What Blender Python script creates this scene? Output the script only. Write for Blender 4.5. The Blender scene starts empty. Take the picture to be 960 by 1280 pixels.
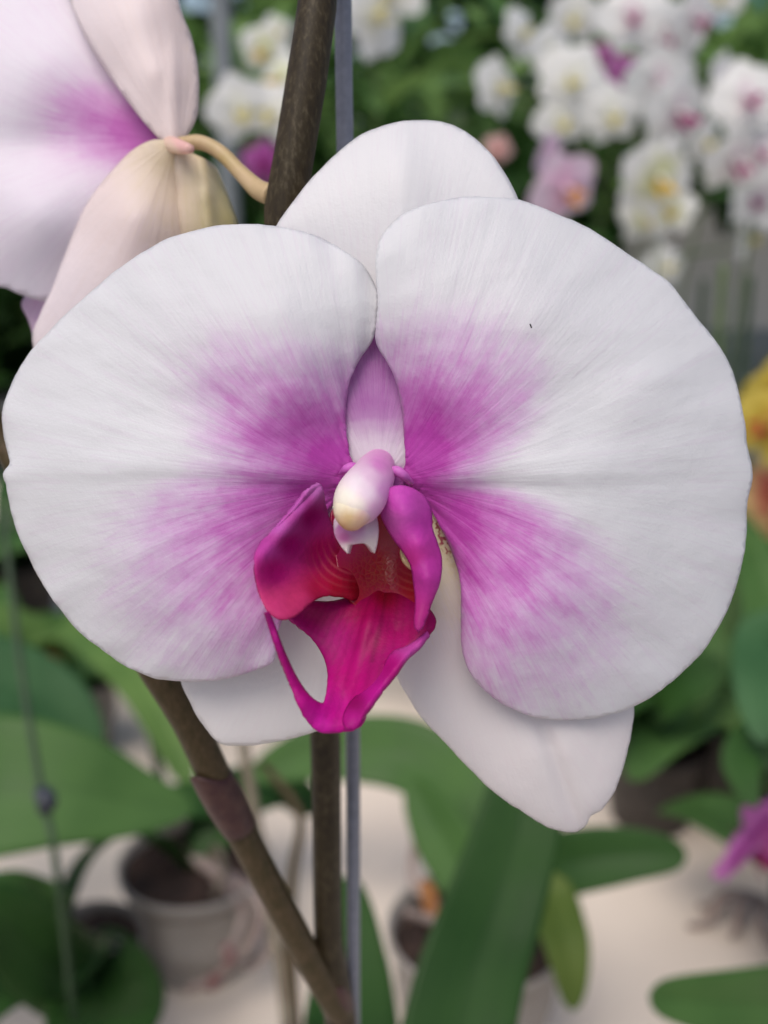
import bpy, math, random
import numpy as np
from mathutils import Vector, Matrix, noise
from mathutils.geometry import delaunay_2d_cdt
random.seed(7); rng = np.random.RandomState(7)
S = bpy.context.scene
COL = S.collection
R = math.radians

# ------------------------------------------------------------------ camera
CAMZ = 1.31; PITCH = R(18); T = math.tan(R(20)); TABLE = 0.75
CAM = Vector((0, 0, CAMZ))
RT = Vector((1, 0, 0)); FW = Vector((0, math.cos(PITCH), -math.sin(PITCH))); UP = Vector((0, math.sin(PITCH), math.cos(PITCH)))
def P(px, py, d):
    px, py, d = float(px), float(py), float(d)
    return CAM + d * (FW + RT * ((px - 480) / 480 * T) + UP * ((640 - py) / 480 * T))
def PZ(px, py, z):                       # where the ray through a pixel meets height z
    r = FW + RT * ((px - 480) / 480 * T) + UP * ((640 - py) / 480 * T)
    return CAM + r * ((z - CAMZ) / r.z)
cd = bpy.data.cameras.new("camera"); cam = bpy.data.objects.new("camera", cd); COL.objects.link(cam); S.camera = cam
cam.location = CAM; cam.rotation_euler = (math.pi / 2 - PITCH, 0, 0)
cd.sensor_fit = 'HORIZONTAL'; cd.sensor_width = 36; cd.lens = 18 / T
cd.clip_start = 0.01; cd.clip_end = 500
cd.dof.use_dof = True; cd.dof.focus_distance = 0.160; cd.dof.aperture_fstop = cd.lens / 3.2

# ------------------------------------------------------------------ light
W = bpy.data.worlds.new("World"); S.world = W; W.use_nodes = True
nt = W.node_tree; bg = nt.nodes['Background']; sky = nt.nodes.new('ShaderNodeTexSky')
sky.sky_type = 'NISHITA'; sky.sun_disc = False
EL, AZ = R(60), R(205)                   # sun high, behind the camera to the left
sky.sun_elevation = EL; sky.sun_rotation = AZ; sky.dust_density = 4; sky.air_density = 1.0; sky.ozone_density = 1
nt.links.new(sky.outputs[0], bg.inputs[0]); bg.inputs[1].default_value = 0.10
sd = bpy.data.lights.new("sun", 'SUN'); sun = bpy.data.objects.new("sun", sd); COL.objects.link(sun)
sd.energy = 1.2; sd.angle = R(40); sd.color = (1, .95, .88)
dirv = Vector((math.sin(AZ) * math.cos(EL), math.cos(AZ) * math.cos(EL), math.sin(EL)))
sun.rotation_euler = dirv.to_track_quat('Z', 'Y').to_euler(); sun.location = (0, -3, 5)
S.view_settings.view_transform = 'Standard'; S.view_settings.look = 'None'; S.view_settings.gamma = 1
S.view_settings.exposure = 0.50
S.cycles.max_bounces = 8; S.cycles.transparent_max_bounces = 12

# ------------------------------------------------------------------ materials
def lin(c):
    return tuple(((v / 255) / 12.92 if v / 255 <= .04045 else ((v / 255 + .055) / 1.055) ** 2.4) for v in c)
def mat(name):
    m = bpy.data.materials.new(name); m.use_nodes = True
    n = m.node_tree.nodes; l = m.node_tree.links
    return m, n, l, n['Principled BSDF'], n['Material Output']
def ramp(n, stops, interp='LINEAR'):
    r = n.new('ShaderNodeValToRGB'); e = r.color_ramp.elements; r.color_ramp.interpolation = interp
    while len(e) < len(stops): e.new(.5)
    for el, (p, c) in zip(e, stops): el.position = p; el.color = (*c, 1)
    return r
def math_(n, l, op, a, b=None, c=None):
    k = n.new('ShaderNodeMath'); k.operation = op
    for i, v in enumerate((a, b, c)):
        if v is None: continue
        if isinstance(v, (int, float)): k.inputs[i].default_value = v
        else: l.new(v, k.inputs[i])
    return k.outputs[0]
def noise_(n, l, vec, scale, detail=3, rough=.5):
    k = n.new('ShaderNodeTexNoise'); k.inputs['Scale'].default_value = scale; k.inputs['Detail'].default_value = detail
    k.inputs['Roughness'].default_value = rough
    l.new(vec, k.inputs['Vector']); return k.outputs[0]
def mapping(n, l, vec, sc):
    k = n.new('ShaderNodeMapping'); k.inputs['Scale'].default_value = sc; l.new(vec, k.inputs[0]); return k.outputs[0]
def translucent_mix(n, l, pb, out, colour, fac):
    t = n.new('ShaderNodeBsdfTranslucent'); mx = n.new('ShaderNodeMixShader'); mx.inputs[0].default_value = fac
    if isinstance(colour, tuple): t.inputs[0].default_value = (*colour, 1)
    else: l.new(colour, t.inputs[0])
    l.new(pb.outputs[0], mx.inputs[1]); l.new(t.outputs[0], mx.inputs[2]); l.new(mx.outputs[0], out.inputs[0])
    return t

def petal_mat(name, stops, streak=1.0, vein=.35, trans=.3, rough=.5, freq=(16, 8)):
    """pigment = attribute 'pig' broken into streaks that run out along the veins (polar uv)"""
    m, n, l, pb, out = mat(name)
    a = n.new('ShaderNodeAttribute'); a.attribute_name = 'pig'
    uv = n.new('ShaderNodeUVMap'); uv.uv_map = 'polar'
    tc = n.new('ShaderNodeTexCoord')
    n1 = noise_(n, l, mapping(n, l, uv.outputs[0], (freq[0], freq[1], 1)), 1, 4, .62)
    n2 = noise_(n, l, mapping(n, l, uv.outputs[0], (freq[0] * 3.4, freq[1] * 1.6, 1)), 1, 3, .6)
    n3 = noise_(n, l, tc.outputs['Object'], 260, 3, .6)
    s = math_(n, l, 'ADD', math_(n, l, 'MULTIPLY', math_(n, l, 'SUBTRACT', n1, .5), 1.7 * streak),
              math_(n, l, 'MULTIPLY', math_(n, l, 'SUBTRACT', n2, .5), .9 * streak))
    n5 = noise_(n, l, tc.outputs['Object'], 130, 4, .65)
    sep = n.new('ShaderNodeSeparateXYZ'); l.new(uv.outputs[0], sep.inputs[0])
    amp = n.new('ShaderNodeMapRange'); l.new(sep.outputs[1], amp.inputs[0])
    amp.inputs[1].default_value = .05; amp.inputs[2].default_value = .42; amp.inputs[3].default_value = .10; amp.inputs[4].default_value = .85
    s = math_(n, l, 'MULTIPLY', s, amp.outputs[0])
    s = math_(n, l, 'ADD', s, math_(n, l, 'MULTIPLY', math_(n, l, 'SUBTRACT', n3, .5), .35 * streak))
    s = math_(n, l, 'ADD', s, math_(n, l, 'MULTIPLY', math_(n, l, 'SUBTRACT', n5, .5), 1.3 * streak))
    fade = math_(n, l, 'MULTIPLY', a.outputs['Fac'], math_(n, l, 'SUBTRACT', 1.35, a.outputs['Fac']))
    pg = math_(n, l, 'ADD', a.outputs['Fac'], math_(n, l, 'MULTIPLY', math_(n, l, 'MULTIPLY', s, fade), .95))
    wv = n.new('ShaderNodeTexNoise'); l.new(mapping(n, l, uv.outputs[0], (34, 3.2, 1)), wv.inputs['Vector']); wv.inputs['Scale'].default_value = 1; wv.inputs['Detail'].default_value = 1
    ridge = math_(n, l, 'ABSOLUTE', math_(n, l, 'SUBTRACT', wv.outputs[0], .5))
    vr = n.new('ShaderNodeMapRange'); l.new(ridge, vr.inputs[0]); vr.inputs[1].default_value = 0; vr.inputs[2].default_value = .035; vr.inputs[3].default_value = .075; vr.inputs[4].default_value = 0
    pg = math_(n, l, 'ADD', pg, vr.outputs[0])
    rp = ramp(n, stops); l.new(pg, rp.inputs[0]); col = rp.outputs[0]
    l.new(col, pb.inputs['Base Color'])
    pb.inputs['Roughness'].default_value = rough; pb.inputs['Specular IOR Level'].default_value = .35
    pb.inputs['Sheen Weight'].default_value = .15
    v1 = noise_(n, l, mapping(n, l, uv.outputs[0], (55, 3.5, 1)), 1, 3, .6)
    v2 = noise_(n, l, mapping(n, l, uv.outputs[0], (9, 2.2, 1)), 1, 2, .5)
    v3 = noise_(n, l, tc.outputs['Object'], 2600, 2, .6)
    v4 = noise_(n, l, tc.outputs['Object'], 420, 3, .6)
    h = math_(n, l, 'ADD', math_(n, l, 'MULTIPLY', v1, .22), math_(n, l, 'MULTIPLY', v2, .9))
    h = math_(n, l, 'ADD', h, math_(n, l, 'ADD', math_(n, l, 'MULTIPLY', v3, .14), math_(n, l, 'MULTIPLY', v4, .40)))
    b = n.new('ShaderNodeBump'); b.inputs['Strength'].default_value = vein; b.inputs['Distance'].default_value = .0009
    l.new(h, b.inputs['Height']); l.new(b.outputs[0], pb.inputs['Normal'])
    translucent_mix(n, l, pb, out, col, trans)
    return m
WHITE = (.75, .75, .775); 
PSTOPS = [(.0, WHITE), (.10, (.74, .71, .76)), (.28, (.70, .56, .72)), (.48, (.66, .39, .66)), (.72, (.60, .20, .56)), (1., (.49, .055, .41))]
M_petal = petal_mat('petal_white_magenta', PSTOPS)
M_sepal = petal_mat('sepal_white', [(.0, (.80, .79, .81)), (.35, (.77, .68, .76)), (.6, (.54, .27, .54)), (.8, (.44, .13, .44)), (1., (.40, .08, .38))], streak=.45)
M_latsep = petal_mat('sepal_blush', [(.0, (.80, .77, .77)), (.3, (.79, .72, .74)), (.6, (.78, .70, .52)), (.84, (.72, .64, .42)), (1., (.42, .10, .12))], streak=.5)
M_backsep = petal_mat('sepal_back', [(.0, (.87, .79, .82)), (.4, (.85, .73, .71)), (.7, (.78, .66, .50)), (1., (.64, .56, .26))], streak=.4)
M_backpet = petal_mat('petal_back', [(.0, (.86, .83, .88)), (.35, (.80, .66, .80)), (.6, (.72, .42, .70)), (1., (.56, .13, .50))], streak=.7, vein=.2)

def colour_mat(name, rough=.4, trans=.15, bump=.2, bscale=900, gloss=.4, mottle=.12, mscale=350):
    """base pigment from the 'Col' attribute with a little mottling"""
    m, n, l, pb, out = mat(name)
    a = n.new('ShaderNodeAttribute'); a.attribute_name = 'Col'
    tc = n.new('ShaderNodeTexCoord')
    nz = noise_(n, l, tc.outputs['Object'], mscale, 4, .6)
    hs = n.new('ShaderNodeHueSaturation'); l.new(a.outputs['Color'], hs.inputs['Color'])
    l.new(math_(n, l, 'ADD', math_(n, l, 'MULTIPLY', nz, mottle * 4), 1 - mottle * 2), hs.inputs['Value'])
    col = hs.outputs[0]
    l.new(col, pb.inputs['Base Color']); pb.inputs['Roughness'].default_value = rough
    pb.inputs['Specular IOR Level'].default_value = gloss
    nb = noise_(n, l, tc.outputs['Object'], bscale, 3, .6)
    b = n.new('ShaderNodeBump'); b.inputs['Strength'].default_value = bump; b.inputs['Distance'].default_value = .0004
    l.new(nb, b.inputs['Height']); l.new(b.outputs[0], pb.inputs['Normal'])
    if trans: translucent_mix(n, l, pb, out, col, trans)
    return m
M_lip = colour_mat('lip_magenta', .50, .12, .35, 800, .16, .16, 240)
M_column = colour_mat('column_waxy', .46, .28, .25, 900, .35, .06)

def throat_mat():
    """crimson with fine cream bars running into the throat"""
    m, n, l, pb, out = mat('lip_throat')
    a = n.new('ShaderNodeAttribute'); a.attribute_name = 'Col'
    p = n.new('ShaderNodeAttribute'); p.attribute_name = 'pig'
    tc = n.new('ShaderNodeTexCoord')
    v = n.new('ShaderNodeTexVoronoi'); v.inputs['Scale'].default_value = 1150; v.feature = 'DISTANCE_TO_EDGE'
    l.new(tc.outputs['Object'], v.inputs['Vector'])
    k = n.new('ShaderNodeMapRange'); k.inputs[1].default_value = .0; k.inputs[2].default_value = .10
    k.inputs[3].default_value = 1; k.inputs[4].default_value = 0; l.new(v.outputs[0], k.inputs[0])
    mx = n.new('ShaderNodeMixRGB'); l.new(a.outputs['Color'], mx.inputs[1]); mx.inputs[2].default_value = (.34, .07, .02, 1)
    l.new(math_(n, l, 'MULTIPLY', k.outputs[0], math_(n, l, 'MULTIPLY', p.outputs['Fac'], .55)), mx.inputs[0])
    l.new(mx.outputs[0], pb.inputs['Base Color']); pb.inputs['Roughness'].default_value = .32
    b = n.new('ShaderNodeBump'); l.new(math_(n, l, 'MULTIPLY', p.outputs['Fac'], .5), b.inputs['Strength']); b.inputs['Distance'].default_value = .0003
    l.new(v.outputs[0], b.inputs['Height']); l.new(b.outputs[0], pb.inputs['Normal'])
    translucent_mix(n, l, pb, out, mx.outputs[0], .2)
    return m
M_throat = throat_mat()

def leaf_mat(name, c, c2, trans=.18, rough=.5):
    m, n, l, pb, out = mat(name)
    tc = n.new('ShaderNodeTexCoord'); uv = n.new('ShaderNodeUVMap'); uv.uv_map = 'polar'
    w = noise_(n, l, mapping(n, l, uv.outputs[0], (34, 1.2, 1)), 1, 2)
    g = noise_(n, l, tc.outputs['Object'], 22, 3)
    f = math_(n, l, 'ADD', math_(n, l, 'MULTIPLY', w, .5), math_(n, l, 'MULTIPLY', g, .7))
    rp = ramp(n, [(.38, c), (.78, c2)])
    sx = n.new('ShaderNodeSeparateXYZ'); l.new(uv.outputs[0], sx.inputs[0])
    rib = n.new('ShaderNodeMapRange'); l.new(math_(n, l, 'ABSOLUTE', sx.outputs[0]), rib.inputs[0])
    rib.inputs[1].default_value = .0; rib.inputs[2].default_value = .045; rib.inputs[3].default_value = .14; rib.inputs[4].default_value = 0
    l.new(math_(n, l, 'SUBTRACT', f, rib.outputs[0]), rp.inputs[0]); l.new(rp.outputs[0], pb.inputs['Base Color'])
    rr = n.new('ShaderNodeMapRange'); l.new(g, rr.inputs[0]); rr.inputs[1].default_value = .3; rr.inputs[2].default_value = .7
    rr.inputs[3].default_value = rough - .18; rr.inputs[4].default_value = rough + .12; l.new(rr.outputs[0], pb.inputs['Roughness']); pb.inputs['Specular IOR Level'].default_value = .18
    b = n.new('ShaderNodeBump'); b.inputs['Strength'].default_value = .25; b.inputs['Distance'].default_value = .0015
    l.new(w, b.inputs['Height']); l.new(b.outputs[0], pb.inputs['Normal'])
    translucent_mix(n, l, pb, out, c2, trans)
    return m
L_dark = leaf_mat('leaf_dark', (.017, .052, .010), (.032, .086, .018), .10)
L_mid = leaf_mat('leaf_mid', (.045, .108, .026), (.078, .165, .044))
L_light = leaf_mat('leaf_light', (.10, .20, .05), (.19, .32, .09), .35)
L_yell = leaf_mat('leaf_yellowing', (.06, .11, .02), (.12, .17, .035), .2)
L_blue = leaf_mat('leaf_bluish', (.030, .085, .030), (.052, .130, .050), .1)

def plain(name, c, rough=.5, c2=None, scale=60, bump=0, metal=0, trans=0, alpha=0):
    m, n, l, pb, out = mat(name)
    tc = n.new('ShaderNodeTexCoord')
    g = noise_(n, l, tc.outputs['Object'], scale, 4, .6)
    rp = ramp(n, [(.35, c), (.68, c2 or tuple(v * .75 for v in c))]); l.new(g, rp.inputs[0]); l.new(rp.outputs[0], pb.inputs['Base Color'])
    pb.inputs['Roughness'].default_value = rough; pb.inputs['Metallic'].default_value = metal
    if bump:
        b = n.new('ShaderNodeBump'); b.inputs['Strength'].default_value = bump; b.inputs['Distance'].default_value = .3 / scale
        l.new(g, b.inputs['Height']); l.new(b.outputs[0], pb.inputs['Normal'])
    if trans: translucent_mix(n, l, pb, out, c, trans)
    if alpha: pb.inputs['Alpha'].default_value = 1 - alpha
    return m
def stem_mat():
    m, n, l, pb, out = mat('stem_brown')
    tc = n.new('ShaderNodeTexCoord'); a = n.new('ShaderNodeAttribute'); a.attribute_name = 'pig'
    g = noise_(n, l, mapping(n, l, tc.outputs['Object'], (1, 1, .35)), 1500, 4, .65)
    g2 = noise_(n, l, tc.outputs['Object'], 180, 3, .5)
    f = math_(n, l, 'ADD', math_(n, l, 'MULTIPLY', g, .8), math_(n, l, 'MULTIPLY', g2, .35))
    rp = ramp(n, [(.40, (.018, .012, .007)), (.60, (.036, .026, .012)), (.85, (.10, .08, .05))]); l.new(f, rp.inputs[0])
    rq = ramp(n, [(.40, (.036, .030, .010)), (.62, (.068, .046, .022)), (.85, (.12, .08, .05))]); l.new(f, rq.inputs[0])
    mx = n.new('ShaderNodeMixRGB'); l.new(a.outputs['Fac'], mx.inputs[0]); l.new(rp.outputs[0], mx.inputs[1]); l.new(rq.outputs[0], mx.inputs[2])
    l.new(mx.outputs[0], pb.inputs['Base Color']); pb.inputs['Roughness'].default_value = .5; pb.inputs['Specular IOR Level'].default_value = .22
    b = n.new('ShaderNodeBump'); b.inputs['Strength'].default_value = .2; b.inputs['Distance'].default_value = .0003
    l.new(g, b.inputs['Height']); l.new(b.outputs[0], pb.inputs['Normal'])
    return m
M_stem = stem_mat()
M_bract = plain('bract_purple', (.040, .010, .012), .5, (.070, .028, .022), 400, .3)
M_greenstem = plain('stem_green', (.10, .16, .04), .45, (.06, .10, .03), 90)
M_pedicel = plain('pedicel_cream', (.60, .44, .26), .4, (.50, .38, .17), 160, .1, trans=.2)
M_wire = plain('stake_grey_blue', (.14, .15, .19), .4, (.19, .20, .245), 500, .3)
M_gstake = plain('stake_green', (.018, .040, .016), .6, (.03, .06, .022), 60)
M_clip = plain('clip_dark', (.03, .035, .05), .5)
M_bark = plain('bark_medium', (.016, .009, .007), .9, (.050, .026, .018), 90, 1.0)
M_clear = plain('pot_milky_plastic', (.46, .43, .40), .22, (.36, .33, .30), 30, 0, trans=.30)
M_grey = plain('pot_grey_plastic', (.20, .18, .165), .45, (.14, .13, .12), 25)
M_black = plain('pot_dark_plastic', (.03, .025, .022), .5, (.05, .04, .035), 25)
M_root = plain('root_grey', (.36, .29, .26), .7, (.24, .17, .15), 70, .4)
M_rootpink = plain('root_tip', (.20, .09, .09), .6, (.15, .06, .06), 70)
M_dry = plain('dry_stalk', (.20, .17, .12), .7, (.13, .10, .07), 60, .4)
M_orange = plain('dry_leaf_orange', (.30, .12, .02), .7, (.20, .07, .015), 60, .4)
M_table = plain('bench_beige_sheet', (.80, .70, .60), .6, (.73, .63, .54), 5, .05)
M_floor = plain('floor_concrete', (.32, .30, .28), .8, (.25, .23, .21), 3, .2)
M_post = plain('post_teal_paint', (.05, .22, .22), .5, (.04, .17, .18), 10)
M_greypost = plain('post_grey', (.20, .22, .24), .5, (.15, .17, .18), 10)
M_legs = plain('bench_metal', (.35, .36, .37), .4, (.28, .28, .29), 10, metal=.6)
M_film = plain('greenhouse_film', (.84, .82, .78), .6, (.74, .72, .69), 2)
M_speck = plain('speck', (.01, .01, .01), .6)

# ------------------------------------------------------------------ objects
def wloc(o):
    p = Vector((0, 0, 0))
    while o is not None: p += o.location; o = o.parent
    return p
def mesh_obj(name, verts, faces, material, parent=None, pig=None, col=None, uv=None, solid=0, smooth=True, subsurf=0, origin=None, soffset=0):
    V = [Vector(v) for v in verts]
    if origin is None:
        origin = sum(V, Vector()) / len(V)
    me = bpy.data.meshes.new(name)
    me.from_pydata([v - origin for v in V], [], faces)
    me.validate(); me.update()
    if smooth:
        for p in me.polygons: p.use_smooth = True
    if pig is not None:
        a = me.attributes.new('pig', 'FLOAT', 'POINT'); a.data.foreach_set('value', [float(x) for x in pig])
    if col is not None:
        a = me.attributes.new('Col', 'FLOAT_COLOR', 'POINT'); a.data.foreach_set('color', [float(c) for v in col for c in (*v, 1)])
    if uv is not None:
        u = me.uv_layers.new(name='polar'); li = [0] * len(me.loops); me.loops.foreach_get('vertex_index', li)
        u.data.foreach_set('uv', [float(c) for i in li for c in uv[i]])
    me.materials.append(material)
    o = bpy.data.objects.new(name, me); COL.objects.link(o)
    if parent is not None:
        o.parent = parent; o.location = origin - wloc(parent)
    else: o.location = origin
    if solid:
        s = o.modifiers.new('solid', 'SOLIDIFY'); s.thickness = solid; s.offset = soffset; s.use_rim = True
    if subsurf:
        s = o.modifiers.new('sub', 'SUBSURF'); s.levels = s.render_levels = subsurf
    return o
def tag(o, label=None, cat=None, group=None, kind=None):
    if label: o['label'] = label
    if cat: o['category'] = cat
    if group: o['group'] = group
    if kind: o['kind'] = kind
    return o
def empty(name, loc, label=None, cat=None, group=None):
    o = bpy.data.objects.new(name, None); COL.objects.link(o); o.location = loc; o.empty_display_size = .02
    return tag(o, label, cat, group)

class TPS:
    def __init__(s, pts, lam=0.0):
        p = np.array([q[:2] for q in pts], float); z = np.array([q[2:] if len(q) > 3 else [q[2]] for q in pts], float)
        s.c = p.mean(0); s.s = max(np.ptp(p[:, 0]), np.ptp(p[:, 1]), 1e-9); s.p = (p - s.c) / s.s
        n = len(p); K = s.k(s.p, s.p) + lam * np.eye(n); Q = np.hstack([np.ones((n, 1)), s.p])
        A = np.zeros((n + 3, n + 3)); A[:n, :n] = K; A[:n, n:] = Q; A[n:, :n] = Q.T
        s.w = np.linalg.solve(A, np.vstack([z, np.zeros((3, z.shape[1]))]))
    def k(s, a, b):
        d = ((a[:, None, :] - b[None, :, :]) ** 2).sum(2)
        return np.where(d > 1e-12, d * np.log(np.maximum(d, 1e-12)) * .5, 0)
    def __call__(s, xy):
        q = (np.asarray(xy, float) - s.c) / s.s
        return s.k(q, s.p) @ s.w[:-3] + s.w[-3] + q @ s.w[-2:]
def idw(xy, ctrl, power=2.5):
    xy = np.asarray(xy, float); p = np.array([c[:2] for c in ctrl], float); v = np.array([lin(c[2]) for c in ctrl])
    d = np.sqrt(((xy[:, None, :] - p[None]) ** 2).sum(2)) + 1e-3
    w = 1 / d ** power; w /= w.sum(1, keepdims=True); return w @ v

def catmull(pts, spacing, closed=True):
    out = []; n = len(pts)
    for i in range(n if closed else n - 1):
        g = (lambda k: pts[k % n]) if closed else (lambda k: pts[min(max(k, 0), n - 1)])
        p0, p1, p2, p3 = (np.array(g(i + j), float) for j in (-1, 0, 1, 2))
        L = np.linalg.norm(p2 - p1)
        if L < 1e-6: continue
        m = max(1, int(round(L / spacing)))
        for k in range(m):
            t = k / m
            out.append(.5 * ((2 * p1) + (-p0 + p2) * t + (2 * p0 - 5 * p1 + 4 * p2 - p3) * t * t + (-p0 + 3 * p1 - 3 * p2 + p3) * t ** 3))
    if not closed: out.append(np.array(pts[-1], float))
    return np.array(out)
def inside(poly, q):
    x, y = q[:, 0], q[:, 1]; c = np.zeros(len(q), bool); n = len(poly)
    for i in range(n):
        a, b = poly[i], poly[(i + 1) % n]
        if a[1] == b[1]: continue
        m = (a[1] > y) != (b[1] > y)
        c ^= m & (x < (b[0] - a[0]) * (y - a[1]) / (b[1] - a[1]) + a[0])
    return c
def triangulate(outline, sp, rag=0, raw=False):
    B = np.array(outline, float) if raw else catmull(outline, sp)
    if rag:
        ctr = B.mean(0)
        for i in range(len(B)):
            d = B[i] - ctr; L = np.linalg.norm(d) + 1e-6
            f = noise.noise(Vector((B[i][0] * .035, B[i][1] * .035, 3))) + .5 * noise.noise(Vector((B[i][0] * .11, B[i][1] * .11, 9)))
            B[i] = B[i] + d / L * f * rag
    lo, hi = B.min(0), B.max(0)
    ys = np.arange(lo[1], hi[1], sp * .866); g = []
    for j, y in enumerate(ys):
        xs = np.arange(lo[0] + (j % 2) * sp / 2, hi[0], sp); g.append(np.stack([xs, np.full_like(xs, y)], 1))
    G = np.vstack(g); G = G[inside(B, G)]
    keep = np.ones(len(G), bool)
    for k in range(0, len(G), 2000):
        d = ((G[k:k + 2000, None] - B[None]) ** 2).sum(2).min(1); keep[k:k + 2000] = d > (sp * .55) ** 2
    G = G[keep]
    V = [Vector((float(a), float(b))) for a, b in np.vstack([B, G])]; nb = len(B)
    v, e, f, *_ = delaunay_2d_cdt(V, [(i, (i + 1) % nb) for i in range(nb)], [list(range(nb))], 1, 1e-5)
    return np.array([[a.x, a.y] for a in v]), [list(t)[::-1] for t in f], B

D0 = 0.160
def edge_dist(xy, B):
    out = np.empty(len(xy))
    for k in range(0, len(xy), 2000):
        out[k:k + 2000] = np.sqrt(((xy[k:k + 2000, None] - B[None]) ** 2).sum(2).min(1))
    return out
def patch(name, outline, zctrl, material, parent, sp=4, pigf=None, cols=None, base=None, solid=.0005, zf=None, d0=D0, rag=0, lam=0.0, zscale=1, cpow=2.5, colf=None, dark=1):
    """a sheet whose outline is given in photograph pixels and whose depth (mm nearer than d0) comes from control points"""
    xy, F, B = triangulate(outline, sp, rag)
    z = TPS(zctrl, lam)(xy)[:, 0] * zscale
    ed = edge_dist(xy, B)
    if zf is not None: z = z + zf(xy, ed)
    verts = [P(x, y, d0 - q / 1000) for (x, y), q in zip(xy, z)]
    base = base or outline[0]
    dx, dy = xy[:, 0] - base[0], base[1] - xy[:, 1]
    r = np.hypot(dx, dy); ang = np.arctan2(dy, np.abs(dx) if False else dx)
    ax = np.abs(dx) + 20 if name == 'petal' else dx                   # veins leave the base along the midrib and curve outwards
    uv = np.stack([np.arctan2(dy, ax * np.sqrt(ax / 190)) if name == 'petal' else ang, r / 500], 1)
    pig = pigf(xy, r, ang) if pigf else np.zeros(len(xy))
    col = idw(xy, cols, cpow) if cols else None
    if colf: col = colf(xy, col)
    if cols: col = col * dark
    return mesh_obj(name, verts, F, material, parent, pig=pig, col=col, uv=uv, solid=solid)

def tube(pts, rad, sides=14, sp=None, closed_ends=True):
    """verts, faces of a tapered tube through world points"""
    pts = [Vector(p) for p in pts]
    P4 = [(*p, r) for p, r in zip(pts, rad)]
    L = sum((pts[i + 1] - pts[i]).length for i in range(len(pts) - 1)); sp = sp or max(L / 40, 1e-4)
    C = catmull(P4, sp, False)
    V = []; F = []; up = None
    for i, c in enumerate(C):
        a = C[max(i - 1, 0)][:3]; b = C[min(i + 1, len(C) - 1)][:3]; t = Vector(b - a)
        t = t.normalized() if t.length > 0 else Vector((0, 0, 1))
        if up is None: up = t.orthogonal().normalized()
        up = (up - t * up.dot(t)).normalized(); s = t.cross(up)
        for k in range(sides):
            A = 2 * math.pi * k / sides
            V.append(Vector(c[:3]) + (up * math.cos(A) + s * math.sin(A)) * float(c[3]))
        if i:
            o = (i - 1) * sides
            for k in range(sides):
                F.append((o + k, o + (k + 1) % sides, o + sides + (k + 1) % sides, o + sides + k))
    F.append(tuple(range(sides))[::-1]); F.append(tuple(range(len(V) - sides, len(V))))
    return V, F
def join(*vf):
    V = []; F = []
    for v, f in vf:
        o = len(V); V += list(v); F += [tuple(i + o for i in q) for q in f]
    return V, F

def leaf_geo(cl, width, nrm, fold=.25, n=40, m=8, tip=.0, pw=.55, wave=0):
    """strap leaf along a centre line; nrm points out of the upper face; fold = depth of the mid groove"""
    C = catmull([tuple(p) for p in cl], max(1e-4, sum((Vector(cl[i + 1]) - Vector(cl[i])).length for i in range(len(cl) - 1)) / n), False)
    Cn = []; K = len(C) - 1
    for i in range(K + 13):                                             # rings crowd towards the tip so that it closes round
        g = i / (K + 12); g = 1 - (1 - g) ** 1.8; x = g * K; k = min(int(x), K - 1); Cn.append(C[k] + (C[k + 1] - C[k]) * (x - k))
    C = Cn; V = []; F = []; UV = []; N = len(C)
    for i, c in enumerate(C):
        t = Vector(C[min(i + 1, N - 1)] - C[max(i - 1, 0)]).normalized()
        s = t.cross(nrm).normalized(); u = s.cross(t)
        f = 1 - (1 - i / (N - 1)) ** 1.8
        w = width * (max(0, math.sin(math.pi * min(1, (f * .92 + .08)) ** 1.15)) ** pw if i < N - 1 else 0)
        w = max(w, width * .01)
        for j in range(-m, m + 1):
            q = j / m
            z = fold * w * (abs(q) ** 1.3) - fold * w * .35 * q * q * q * q
            z += wave * w * math.sin(f * 9 + q * 1.3) * abs(q)
            V.append(Vector(c) + s * (q * w) + u * z); UV.append((q * .5, f))
        if i:
            o = (i - 1) * (2 * m + 1)
            for j in range(2 * m): F.append((o + j, o + j + 1, o + 2 * m + 2 + j, o + 2 * m + 1 + j))
    return V, F, UV
def leaf(cl, width, nrm, material, parent, label=None, **k):
    V, F, UV = leaf_geo(cl, width, Vector(nrm).normalized(), **k)
    o = mesh_obj('leaf', V, F, material, parent, uv=UV, solid=.0016)
    if label: o['label'] = label
    return o

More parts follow.
